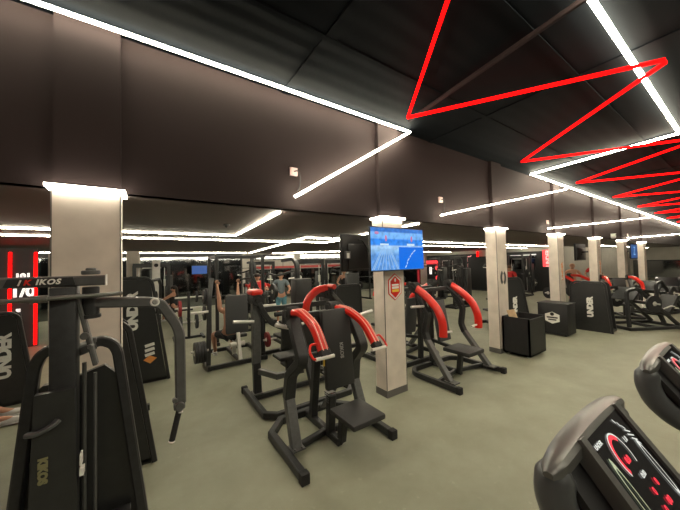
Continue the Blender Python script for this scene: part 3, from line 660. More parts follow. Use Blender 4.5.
B_().bar([(.05, -.01, 1.88), (.125, -.0, 1.50)], .02, .06, (0, 1, 0)).disc((.085, -.02, 1.66), (0, 1, 0), .018, .06).disc((.105, -.02, 1.60), (0, 1, 0), .014, .06).put('gusset', GREYF, t)
for s, x in ((1, .105),):
    p = B_().disc((x, 0, 1.985), (0, 0, 1), .04, .022).disc((x, 0, 2.0), (0, 0, 1), .022, .018).put('pivot_cap', GREYF, t)
    c = B_().disc((x, 0, 1.835), (0, 0, 1), .036, .15).disc((x, 0, 1.755), (0, 0, 1), .043, .02).put('pivot_barrel', FRAME, t)
    a = B_().bar([(x + .02, 0, 1.825), (.365, -.01, 1.805), (.42, -.01, 1.79), (.495, -.02, 1.66), (.512, -.03, 1.60), (.514, -.03, 1.20)], .055, .060, (0, 1, 0), .05).put('swing_arm', GREYF, t)
    q = B_().disc((.388, -.045, 1.805), (0, 1, 0), .024, .014).put('arm_badge', WHITE, a); B_().disc((.388, -.054, 1.805), (0, 1, 0), .014, .006).put('badge_centre', GREYP, q)
    B_().disc((.507, -.05, 1.19), (0, 1, 0), .024, .06).box((.477, -.06, 1.165), (.537, .0, 1.20), .008).disc((.484, -.05, 1.225), (0, 1, 0), .014, .03).put('handle_joint', GREYF, a)
    B_().tube([(.504, -.05, 1.16), (.467, -.05, 1.00)], .016).put('handle', RUBBER, a)
    B_().disc((.5075, -.05, 1.152), (.2, 0, 1), .018, .01).put('handle_ring', CHROME, a)
B_().disc((.465, -.05, .995), (.2, 0, 1), .018, .01).put('handle_ring', CHROME, a)
# left swing arm, folded back towards us beyond the frame edge
a = B_().bar([(-.45, 0, 1.86), (-.62, -.12, 1.84), (-.72, -.14, 1.60), (-.74, -.14, 1.2)], .055, .06, (0, 1, 0), .05).put('swing_arm', GREYF, t)
B_().tube([(-.74, -.14, 1.2), (-.72, -.2, 1.02)], .016).put('handle', RUBBER, a)
B_().disc((-.44, 0, 1.835), (0, 0, 1), .036, .15).put('pivot_barrel', FRAME, t)
# cam rod running level below the beam
B_().tube([(-.55, -.09, 1.865), (-.06, -.09, 1.866), (.20, -.08, 1.868), (.235, -.05, 1.868)], .011).tube([(-.10, -.09, 1.866), (-.04, -.09, 1.866)], .018).put('linkage_rod', ROD, t)
# legs, shroud, weight stack
for s in (-1, 1):
    x0 = .055 if s > 0 else -.07
    pts = [(x0 + s * .02, .10, 1.58), (x0 + s * .08, .12, 1.60), (x0 + s * .135, .13, 1.565), (x0 + s * .155, .12, 1.52), (x0 + s * .27, .04, .62), (x0 + s * .34, .0, .06)]
    if s < 0: pts = [(-.05, .08, 1.60), (-.10, .10, 1.57), (-.13, .12, 1.50), (-.20, .05, .62), (-.25, .0, .06)]
    B_().bar(pts, .05, .06, (0, 1, 0), .03).put('leg', FRAME, t)
B_().bar([(.04, .06, 1.57), (.10, .10, 1.585)], .07, .05).disc((.10, .09, 1.61), (0, 0, 1), .02, .03).put('leg_bracket', GREYF, t)
B_().prism([(-.25, .10), (.36, .10), (.20, 1.40), (.15, 1.455), (.10, 1.44), (-.02, 1.40), (-.10, 1.40), (-.14, 1.36)], .12, .16).put('rear_shroud', SHROUD, t)
B_().prism([(-.13, .06), (.08, .06), (.055, 1.42), (-.085, 1.42)], -.09, -.05).put('front_panel', SHROUD, t)
B_().sweep(fillet([(-.105, -.10, 1.255), (-.07, -.12, 1.255), (-.02, -.12, 1.275), (.0, -.10, 1.29)], .03), rp(.03, .02, .006)).put('panel_grip', GUNM, t)
lettering('KIKOS', .042, OLIVE, t, face_m((-.055, -.0935, 1.07), (0, 0, -1), (1, 0, 0)), bold=.003, extrude=.001)
for k in range(12):
    B_().box((.10, .04, .12 + k * .045), (.27, .10, .155 + k * .045), .004).put('weight_plate', PLATE, t)
B_().tube([(.07, .07, .1), (.07, .07, 1.5)], .01).tube([(.12, .02, .1), (.12, .02, 1.45)], .008).put('guide_rod', GREYF, t)
B_().box((.075, -.10, 1.045), (.083, -.06, 1.10)).box((.075, -.10, .995), (.09, -.06, 1.03)).put('warning_label', WHITE, t)
B_().box((-.45, -.06, 0), (.45, .18, .08), .01).put('base', FRAME, t)
B_().box((-.2, .62, .44), (.2, 1.02, .50), .02).put('seat', LEATHER, t)
B_().rotbox((0, .52, .80), (.34, .07, .50), rx=math.radians(4), bev=.02).put('backrest', LEATHER, t)
B_().bar([(0, .8, .0), (0, .8, .44)], .08, .08, (1, 0, 0)).bar([(0, .95, .05), (0, .1, .05)], .08, .09).put('seat_frame', FRAME, t)

# selectorized machines with tall side shrouds (broad panel faces local -Y)
def make_selector(name, label, loc, rotz, wb=.95, wt=.55, h=1.35, txt='UNDER', group=None, lean=.0, arms=True, mark=False, red=False, tsz=.2, seat=True, tz=.5, tx=.03):
    t = thing(name, label, 'gym machine', loc, rotz, group)
    pl = [(-wb / 2, .02), (wb / 2, .02), (wt / 2 + lean, h * .96), (wt / 2 - .06 + lean, h), (-wt / 2 + .1 + lean, h), (-wt / 2 + lean, h * .95)]
    p = B_().prism(pl, -.02, .02).put('side_shroud', SHROUD, t)
    B_().prism([(x * 1.0, z) for x, z in pl], .50, .53).put('side_shroud', SHROUD, t)
    ps = [(wb / 2 + .03, -.01, .0), (wt / 2 + .03 + lean, -.01, h * .97), (wt / 2 - .05 + lean, -.01, h + .03), (-wt / 2 + .06 + lean, -.01, h + .03), (-wt / 2 - .03 + lean, -.01, h * .95), (-wb / 2 - .03, -.01, 0)]
    B_().bar(ps, .05, .05, (0, 1, 0), .06).put('shroud_frame', FRAME, t)
    if txt: lettering(txt, tsz, WHITE, p, face_m((tx + lean * .6, -.023, h * tz), (0, 0, 1), (-1, 0, 0)), bold=.012, space=.95)
    if mark:
        B_().prism([(.10, .40), (.19, .47), (.30, .41), (.20, .33)], -.026, -.021).put('chevron_mark', ORANGE, p)
        for k, z in enumerate((.66, .58, .50)):
            B_().prism([(.12, z), (.26, z + .03), (.27, z - .02), (.13, z - .05)], -.026, -.021).put('print_mark', WHITE, p)
    b = B_()
    for k in range(11): b.box((-.16 + lean, .12, .10 + .055 * k), (.18 + lean, .40, .145 + .055 * k), .003)
    b.put('weight_stack', PLATE, t)
    B_().tube([(-.08 + lean, .26, .05), (-.08 + lean, .26, h - .04)], .012).tube([(.10 + lean, .26, .05), (.10 + lean, .26, h - .04)], .012).put('guide_rod', CHROME, t)
    b = B_().box((-wb / 2, -.02, 0), (wb / 2, .53, .05))
    if seat: b.bar([(0, .26, .04), (0, 1.35, .04)], .08, .08).bar([(-.35, 1.32, .04), (.35, 1.32, .04)], .08, .08)
    b.put('base_frame', FRAME, t)
    if seat:
        B_().box((-.2, .78, .42), (.2, 1.2, .48), .02).put('seat', LEATHER, t)
        B_().bar([(0, 1.0, .06), (0, 1.0, .42)], .07, .07, (1, 0, 0)).put('seat_post', FRAME, t)
        B_().rotbox((0, .70, .82), (.34, .08, .62), rx=math.radians(6), bev=.02).put('backrest', LEATHER, t)
    if arms:
        for s in (-1, 1):
            l = B_().bar([(s * .20, .5, h - .05), (s * .36, .66, h - .02), (s * .40, 1.0, h - .15), (s * .40, 1.15, 1.02)], .05, .06, (1, 0, 0), .06).put('lever', RED if red else FRAME, t)
            B_().tube([(s * .40, 1.15, 1.02), (s * .20, 1.18, 1.0)], .017).put('handle', GRIP, l)
    return t
make_selector('shroud_machine', 'black side-shroud machine half hidden behind the wide column and the pec fly machine', (-.31, 3.62, 0), 0, .70, .28, 1.44, '', arms=False)
make_selector('shroud_machine', 'tall black shroud machine with orange chevron, right behind the wide column', (-.14, 6.1, 0), 0, .90, .50, 1.80, 'UNDER', mark=True, lean=-.04, tz=.70, tx=-.02)
make_selector('shroud_machine', 'black shroud machine with vertical lettering at the left edge', (-1.88, 6.35, 0), math.radians(8), .85, .5, 1.35, 'UNDER', arms=False, tx=.14, tz=.55)
make_selector('shroud_machine', 'black shroud machine with big white vertical lettering beside the box with the hexagon', (9.98, 2.62, 0), -PI / 2, .80, .68, 1.30, 'UNDER', lean=-.04, arms=False, seat=False, tsz=.165)
make_selector('shroud_machine', 'leaning black shroud machine with small white lettering behind the bin with the wooden board', (8.35, 3.80, 0), -.5, .85, .45, 1.45, 'UNDER', lean=-.05, arms=False, tsz=.15)
# red armed lever on top of the hexagon neighbour
def make_plate_row(name, label, loc, rotz, group=None, red=True, sc=1.0):
    t = thing(name, label, 'gym machine', loc, rotz, group); t.scale = (sc,) * 3
    B_().bar([(-.45, -.5, .05), (-.45, .7, .05)], .08, .08).bar([(.45, -.5, .05), (.45, .7, .05)], .08, .08).bar([(-.45, .45, .05), (.45, .45, .05)], .08, .08).bar([(-.45, -.4, .05), (.45, -.4, .05)], .08, .08).put('base_frame', FRAME, t)
    for s in (-1, 1):
        B_().bar([(s * .42, .5, .08), (s * .40, .25, .8), (s * .34, .38, 1.28)], .09, .09, (1, 0, 0), .08).put('post', GREYF, t)
        l = B_().bar([(s * .34, .36, 1.30), (s * .36, .0, 1.30), (s * .40, -.36, 1.12), (s * .38, -.44, .94)], .09, .07, (1, 0, 0), .12).put('lever', RED if red else FRAME, t)
        B_().tube([(s * .38, -.42, .95), (s * .16, -.46, .93)], .018).put('handle', GRIP, l)
        B_().disc((s * .34, .38, 1.30), (1, 0, 0), .08, .12).put('pivot', RUBBER, l)
        B_().tube([(s * .42, .5, .62), (s * .78, .5, .64)], .022).put('weight_horn', CHROME, t)
        plate_disc(t, (s * .56, .5, .63), .22, .05); plate_disc(t, (s * .62, .5, .63), .22, .05)
    B_().box((-.2, -.45, .42), (.2, -.03, .49), .02).put('seat', LEATHER, t)
    B_().bar([(0, -.2, .06), (0, -.2, .42)], .07, .07, (1, 0, 0)).bar([(0, -.4, .06), (0, .45, .06)], .07, .07).put('seat_post', FRAME, t)
    B_().rotbox((0, .10, .88), (.34, .08, .72), rx=math.radians(-8), bev=.02).bar([(0, .14, .8), (0, .42, .8)], .05, .05).put('backrest', LEATHER, t)
    B_().bar([(-.36, .36, 1.24), (.36, .36, 1.24)], .07, .07).put('top_bar', FRAME, t)
    return t
GB = 'machines at the far right'
rw = make_plate_row('row_machine', 'black machine with thick red shoulder levers, between the last slim columns', (13.0, 2.6, 0), math.radians(-60), GB)
dup(rw, (13.6, 4.05, 0), math.radians(-20), 'machine with a red curved lever seen above the big lettered shroud', GB)
# leg machine with angled plates
def make_leg_machine(label, loc, rotz, group=None):
    t = thing('leg_press_machine', label, 'gym machine', loc, rotz, group)
    B_().bar([(-.4, -.9, .05), (-.4, .7, .05)], .07, .08).bar([(.4, -.9, .05), (.4, .7, .05)], .07, .08).bar([(-.4, -.85, .05), (.4, -.85, .05)], .07, .08).bar([(-.4, -.2, .05), (.4, -.2, .05)], .07, .08).bar([(-.4, .65, .05), (.4, .65, .05)], .07, .08).put('base_frame', FRAME, t)
    for s in (-1, 1):
        B_().bar([(s * .32, -.85, .10), (s * .30, .3, 1.12), (s * .30, .62, 1.05), (s * .36, .65, .1)], .07, .08, (1, 0, 0), .08).put('guide_rail', FRAME, t)
        B_().tube([(s * .34, .05, .72), (s * .62, .05, .72)], .022).put('weight_horn', CHROME, t)
        plate_disc(t, (s * .48, .05, .72), .22)
        B_().tube([(s * .22, -.5, .5), (s * .36, -.62, .62), (s * .36, -.72, .6)], .016, fil=.04).put('handle', GRIP, t)
    B_().rotbox((0, .28, .95), (.6, .05, .42), rx=math.radians(40), bev=.01).bar([(-.3, .05, .72), (.3, .05, .72)], .08, .08).bar([(0, .05, .72), (0, .3, .92)], .08, .08, (1, 0, 0)).put('foot_platform', FRAME, t)
    B_().rotbox((0, -.62, .38), (.40, .40, .08), rx=math.radians(14), bev=.02).put('seat', LEATHER, t)
    B_().rotbox((0, -.95, .62), (.40, .09, .56), rx=math.radians(32), bev=.02).put('backrest', LEATHER, t)
    B_().bar([(0, -.85, .08), (0, -.72, .34)], .08, .08, (1, 0, 0)).bar([(0, -.72, .33), (0, -.92, .5)], .06, .06, (1, 0, 0)).put('seat_post', FRAME, t)
    return t
lg = make_leg_machine('black plate-loaded leg machine with bright metal joints, right of the big lettered shroud', (11.45, 2.0, 0), math.radians(60), GB)
dup(lg, (14.8, 2.1, 0), math.radians(75), 'leg machine with pale feet beyond the red levered one', GB)
dup(lg, (17.4, 2.1, 0), math.radians(100), 'dark sloping machine farthest right against the end wall mirror', GB)
# tower / rack machines for the back area
def make_cable_tower(label, loc, rotz, group=None, h=2.1):
    t = thing('cable_machine', label, 'gym machine', loc, rotz, group)
    for s in (-1, 1):
        B_().bar([(s * .55, 0, .0), (s * .55, 0, h)], .09, .12, (1, 0, 0)).put('upright', FRAME, t)
        B_().box((s * .55 - .15, .10, .05), (s * .55 + .15, .35, 1.7), .01).put('stack_cover', SHROUD, t)
        B_().tube([(s * .42, .06, .1), (s * .42, .06, h - .1)], .014).put('guide_rod', CHROME, t)
        B_().box((s * .42 - .035, .02, 1.28), (s * .42 + .035, .1, 1.55), .006).put('pulley_carriage', GRIP, t)
        B_().box((s * .55 - .06, .094, .9), (s * .55 + .06, .098, 1.25)).put('instruction_placard', WHITE, t)
        B_().box((s * .55 - .2, -.3, 0), (s * .55 + .2, .45, .06), .01).put('foot', FRAME, t)
    B_().bar([(-.6, 0, h), (.6, 0, h)], .10, .16).put('top_beam', FRAME, t)
    B_().tube([(-.3, -.06, h - .10), (-.1, -.06, h - .10), (.1, -.06, h - .10), (.3, -.06, h - .10)], .018).put('pull_up_bar', CHROME, t)
    return t
def make_rack(label, loc, rotz, group=None, h=2.25):
    t = thing('power_rack', label, 'gym rack', loc, rotz, group)
    for x in (-.6, .6):
        for y in (-.5, .5): B_().bar([(x, y, 0), (x, y, h)], .075, .075, (1, 0, 0)).put('upright', FRAME, t)
        B_().bar([(x, -.5, h), (x, .5, h)], .07, .07).put('side_beam', FRAME, t); B_().bar([(x, -.6, .04), (x, .6, .04)], .08, .08).put('floor_rail', FRAME, t)
    B_().bar([(-.6, -.5, h), (.6, -.5, h)], .07, .07).bar([(-.6, .5, h), (.6, .5, h)], .07, .07).bar([(-.6, .5, .04), (.6, .5, .04)], .07, .07).put('cross_beam', FRAME, t)
    bb = B_().tube([(-1.05, -.58, 1.25), (1.05, -.58, 1.25)], .014).put('barbell', FRAME, t)
    for s in (-1, 1):
        plate_disc(bb, (s * .86, -.58, 1.25), .22, .05, mat=PLATER if h > 2.3 else PLATE); plate_disc(bb, (s * .92, -.58, 1.25), .18, .04)
        B_().box((s * .6 - .04, -.64, 1.19), (s * .6 + .04, -.5, 1.24)).put('hook', GREYF, t)
        B_().tube([(s * .64, .5, .7), (s * .86, .5, .7)], .02).put('storage_peg', CHROME, t); plate_disc(t, (s * .74, .5, .7), .2, .06)
    return t
def make_lat(label, loc, rotz, group=None, red=False):
    t = thing('lat_pulldown_machine', label, 'gym machine', loc, rotz, group)
    B_().bar([(0, .55, 0), (0, .55, 2.0), (0, .35, 2.15), (0, -.35, 2.12)], .09, .10, (1, 0, 0), .1).put('mast', FRAME, t)
    B_().box((-.22, .62, .04), (.22, .92, 1.65), .02).put('stack_cover', SHROUD, t)
    for s in (-1, 1):
        B_().bar([(s * .05, .5, 1.85), (s * .36, .1, 1.72), (s * .44, -.35, 1.78), (s * .44, -.5, 1.62)], .05, .06, (1, 0, 0), .08).put('lever', RED if red else FRAME, t)
        B_().tube([(s * .44, -.5, 1.62), (s * .24, -.52, 1.60)], .017).put('handle', GRIP, t)
        B_().bar([(s * .32, .55, .04), (s * .32, -.5, .04)], .07, .08).bar([(s * .32, .5, .06), (s * .08, .55, 1.3)], .06, .07, (0, 1, 0)).put('side_leg', FRAME, t)
        B_().disc((s * .16, -.32, .66), (1, 0, 0), .06, .22).put('thigh_roller', RUBBER, t)
    B_().bar([(-.32, -.45, .04), (.32, -.45, .04)], .07, .08).bar([(0, .5, .05), (0, -.45, .05)], .07, .08).bar([(0, -.1, .05), (0, -.1, .44)], .07, .07, (1, 0, 0)).bar([(0, -.12, .4), (0, -.3, .66)], .05, .05, (1, 0, 0)).put('seat_frame', FRAME, t)
    B_().box((-.19, -.28, .44), (.19, .14, .50), .02).put('seat', LEATHER, t)
    B_().tube([(0, -.33, 2.08), (0, -.33, 1.9)], .006).tube([(-.45, -.33, 1.86), (-.2, -.33, 1.9), (.2, -.33, 1.9), (.45, -.33, 1.86)], .014).put('pull_bar', FRAME, t)
    return t
GK = 'machines in the back rows'
ct = make_cable_tower('dark cable machine with white guide rods, back row left of the television column', (5.4, 10.0, 0), 0, GK)
dup(ct, (7.4, 11.2, 0), 0, 'wide dark cable machine directly left of the black television back', GK)
dup(ct, (4.55, 13.2, 0), 0, 'cable machine behind the person in red, before the back wall', GK)
dup(ct, (17.6, 12.4, 0), -PI / 2, 'cable machine standing in front of the red lit portal', GK)
dup(ct, (18.9, 8.3, 0), -PI / 2, 'cable machine by the dark glass partition behind the person in the red shirt', GK)
dup(ct, (.2, 13.2, 0), 0, 'cable machine near the mirror behind the chevron shroud machine', GK)
rk = make_rack('black power rack with loaded bar, rising left of the person in red', (2.1, 8.3, 0), 0, GK)
dup(rk, (9.6, 12.6, 0), 0, 'power rack behind the black television in the back row', GK)
dup(rk, (15.6, 10.6, 0), -PI / 2, 'power rack holding plates left of the black partition panel', GK)
dup(rk, (16.9, 7.6, 0), -PI / 2, 'power rack behind the leaning shroud machine', GK)
la = make_lat('black pulldown machine with branching arms beside the man in grey and teal', (3.15, 7.1, 0), PI, GK)
dup(la, (6.3, 8.9, 0), PI * .9, 'pulldown machine behind the dark shroud near the television column', GK)
dup(la, (12.4, 9.6, 0), -PI / 2, 'pulldown machine between the television column and the red portal', GK)
dup(la, (3.6, 11.9, 0), PI, 'pulldown machine in the back row between the power rack and the cable machines', GK)
dup(la, (14.6, 7.4, 0), -PI / 2, 'pulldown machine behind the red armed lever machines at right', GK)
rd = make_plate_row('row_machine', 'red and black plate machine behind the person in red', (3.3, 10.0, 0), 0, GK)
dup(rd, (6.4, 6.5, 0), PI, 'plate-loaded machine with red levers behind the nearest press', GK)
dup(rd, (8.6, 8.8, 0), PI, 'red levered plate machine hidden mostly by the television column', GK)
dup(la, (11.0, 7.4, 0), -PI / 2, 'black pulldown machine behind the right pair of lever machines', GK)
make_selector('shroud_machine', 'plain tall dark shroud machine in the back row beside the television column', (4.75, 6.6, 0), 0, .9, .8, 1.35, '', GK, arms=False)
make_selector('shroud_machine', 'plain low dark shroud machine right behind the nearest press', (2.55, 4.98, 0), 0, .62, .56, .85, '', GK, arms=False)

# press bench with pad, used by the man at centre left
t = thing('overhead_press_machine', 'black press with grey back pad, used by the man with raised arms', 'gym machine', (1.55, 6.3, 0), 0)
B_().rotbox((.05, 0, .98), (.46, .09, .80), rx=math.radians(-4), bev=.03).put('backrest', LEATHG, t)
B_().box((-.14, .04, .46), (.28, .5, .53), .02).put('seat', LEATHER, t)
B_().bar([(-.55, -.35, .05), (-.55, .95, .05)], .07, .08).bar([(.55, -.35, .05), (.55, .95, .05)], .07, .08).bar([(-.55, -.3, .05), (.55, -.3, .05)], .07, .08).bar([(.05, -.3, .05), (.05, .9, .05)], .07, .08).bar([(-.55, .9, .05), (.55, .9, .05)], .07, .08).put('base_frame', FRAME, t)
B_().bar([(.05, .25, .06), (.05, .25, .46)], .08, .08, (1, 0, 0)).bar([(.05, -.25, .06), (.05, -.07, .6)], .07, .07, (1, 0, 0)).disc((.05, -.02, .35), (1, 0, 0), .05, .3).put('seat_post', GRIP, t)
for s in (-1, 1):
    B_().bar([(s * .55 , -.2, .06), (s * .50, -.1, 1.4), (s * .42, .1, 1.75)], .07, .08, (1, 0, 0), .1).put('upright', FRAME, t)
    l = B_().bar([(s * .42, .1, 1.72), (s * .36, .45, 1.70)], .05, .06, (1, 0, 0)).put('lever', FRAME, t)
    B_().tube([(s * .40, .42, 1.70), (s * .18, .42, 1.69)], .018).put('handle', RUBBER, l)
    B_().tube([(s * .54, -.2, 1.12), (s * .85, -.2, 1.12)], .024).put('weight_horn', GRIP, t)
    B_().tube([(s * .54, -.2, .38), (s * .85, -.2, .38)], .024).put('weight_horn', GRIP, t)
for k in range(4): plate_disc(t, (-.62 - .05 * k, -.2, .36), .2, .045)
plate_disc(t, (.64, -.2, .38), .16, .05, mat=PLATER)

J = seated(.5); J.update(elL=(-.20, .06, 1.32), haL=(-.22, .14, 1.60), elR=(.20, .06, 1.32), haR=(.22, .14, 1.60), knL=(-.26, .40, .50), anL=(-.20, .50, .08))
person('man seated behind the grey back pad with both arms raised to the grips', (1.50, 6.50, .0), 0, J, None, CLOTHB, HAIR)
J = seated(.45); J.update(elL=(-.26, .25, .85), haL=(-.20, .48, .80), elR=(.30, .12, .80), haR=(.34, .34, .62), chest=(0, .03, .90))
person('dark haired woman in a black sports outfit seated before the mirror', (.87, 12.2, 0), math.radians(60), J, CLOTHB, CLOTHB, HAIR, True, True)
t = thing('flat_bench', 'black flat bench under the woman in black', 'bench', (.87, 12.2, 0), 0)
B_().box((-.6, -.16, .38), (.6, .16, .45), .02).put('pad', LEATHER, t)
B_().bar([(-.45, -.25, .03), (-.45, .25, .03)], .06, .06).bar([(.45, -.25, .03), (.45, .25, .03)], .06, .06).bar([(-.45, 0, .03), (-.45, 0, .39)], .06, .06, (1, 0, 0)).bar([(.45, 0, .03), (.45, 0, .39)], .06, .06, (1, 0, 0)).put('frame', FRAME, t)
J = seated(.5); J.update(elL=(-.30, .18, .95), haL=(-.14, .42, 1.05), elR=(.30, .18, .95), haR=(.14, .42, 1.05)); 
J = dict(STAND); J.update(elL=(-.30, .14, 1.20), haL=(-.14, .40, 1.26), elR=(.30, .14, 1.20), haR=(.14, .40, 1.26))
person('person in a red top standing left of centre with forearms raised in front', (2.98, 9.15, 0), PI, J, REDF, CLOTHB, HAIR)
J = dict(STAND); J.update(elL=(-.30, .10, 1.18), haL=(-.22, .35, 1.10), elR=(.30, .10, 1.18), haR=(.22, .35, 1.10))
person('man in a grey shirt and teal shorts standing among the back row machines', (3.85, 9.3, 0), PI * .9, J, CLOTHG, CLOTHT, HAIR)
person('bare armed person standing behind the cable machines beside the black television', (7.15, 10.2, 0), PI * .8, J, CLOTHB, CLOTHB, HAIRB, False, True)
J = dict(STAND); J.update(elL=(-.27, .02, 1.16), haL=(-.22, .26, 1.02))
person('person in a red shirt with fair hair standing by the column emblem', (12.6, 5.9, 0), math.radians(100), J, REDF, REDF, HAIRB)
J = dict(STAND); J.update(elL=(-.32, .0, 1.17), haL=(-.22, .22, 1.05), elR=(.34, .0, 1.17), haR=(.24, .2, 1.02))
person('bald shirtless man in black shorts standing by the orange lettering column', (15.1, 4.5, 0), math.radians(120), J, None, CLOTHB, SKIN)
person('person in orange red clothes standing behind the fourth column', (17.9, 4.5, 0), math.radians(120), J, REDF, CLOTHB, HAIR)
# person stretching on the floor at the left edge
J = seated(.06); J.update(knL=(-.12, .42, .30), anL=(-.12, .84, .10), knR=(.14, .46, .16), anR=(.16, .90, .09))
person('person sitting on the floor at left edge, bare shins and pale shoes stretched out', (-2.42, 5.75, 0), -PI / 2, J, CLOTHB, CLOTHB, HAIR)

# weight stand with red plate
t = thing('plate_tree', 'black plate tree holding a dark red bumper plate, behind the blue plates', 'weight rack', (1.0, 9.1, 0), 0)
B_().bar([(0, 0, 0), (0, 0, 1.3)], .07, .07, (1, 0, 0)).bar([(-.35, -.25, .03), (-.35, .25, .03)], .07, .06).bar([(.35, -.25, .03), (.35, .25, .03)], .07, .06).bar([(-.35, 0, .03), (.35, 0, .03)], .07, .06).put('frame', FRAME, t)
for z in (.45, .85, 1.15):
    for s in (-1, 1): B_().tube([(s * .03, 0, z), (s * .34, 0, z)], .022).put('peg', GRIP, t)
plate_disc(t, (-.22, 0, .85), .22, .07, mat=PLATER, name='bumper_plate'); plate_disc(t, (.2, 0, .45), .2, .06); plate_disc(t, (-.2, 0, .45), .2, .06); plate_disc(t, (.2, 0, 1.15), .16, .05)
t = thing('wall_scale', 'narrow white column panel with a dark oval handle hanging before the mirror', 'column', (.33, 12.9, 0))
B_().box((-.13, -.05, 0), (.13, .05, 2.3), .01).put('post', GRIP, t); B_().ellip((0, -.06, .95), (.05, .03, .18)).disc((0, -.06, 2.1), (0, 1, 0), .07, .04).put('handle', RUBBER, t)
tag(B_().box((-.62, 13.9, 0), (-.2, 14.3, HL - .001)).put('pillar', COLM), 'pale square pillar far back left, in front of the dark mirror', 'pillar')
tag(B_().ellip((-.24, 3.61, 1.50), (.045, .03, .022)).put('cloth_scrap', BLUEP), 'small blue cloth lying on the frame beside the wide column', 'cloth')

# bins
t = thing('storage_bin', 'black open storage bin with a wooden board leaning out, right of the second column', 'bin', (6.27, 2.60, 0))
b = B_().box((0, 0, .05), (.03, .52, .80)).box((.70, 0, .05), (.73, .52, .80)).box((0, 0, .05), (.73, .03, .78)).box((0, .49, .05), (.73, .52, .80)).box((0, 0, .05), (.73, .52, .08)); b.put('shell', BLACK, t)
for x in (.08, .65):
    for y in (.07, .45): B_().disc((x, y, .025), (1, 0, 0), .025, .025).put('caster', CHROME, t)
tag(B_().rotbox((6.33, 2.88, .68), (.025, .16, .56), rx=math.radians(-14), ry=math.radians(-12), bev=.004).put('wooden_board', WOOD), 'pale wooden board leaning out of the black storage bin', 'board')
t = thing('storage_box', 'black box with a white hexagon emblem beside the third slim column', 'box', (8.75, 2.75, 0))
B_().box((0, 0, .03), (.56, .66, .80), .012).put('body', BLACK, t); B_().box((-.01, -.01, .80), (.57, .67, .825), .006).put('lid', BLACK, t)
for x in (.08, .48):
    for y in (.08, .58): B_().disc((x, y, .015), (0, 0, 1), .03, .03).put('foot', RUBBER, t)
hx = Matrix.Rotation(-PI / 2, 4, 'Z')
e = B_().prism([(0, .155), (.16, .085), (.16, -.085), (0, -.155), (-.16, -.085), (-.16, .085)], -.006, -.001, Matrix.Translation((0, .33, .45)) @ hx).put('emblem', WHITE, t)
B_().box((-.010, .21, .44), (-.0065, .45, .475)).box((-.010, .24, .385), (-.0065, .42, .415)).disc((-.008, .33, .545), (1, 0, 0), .045, .004).put('emblem_print', BLACK, e)

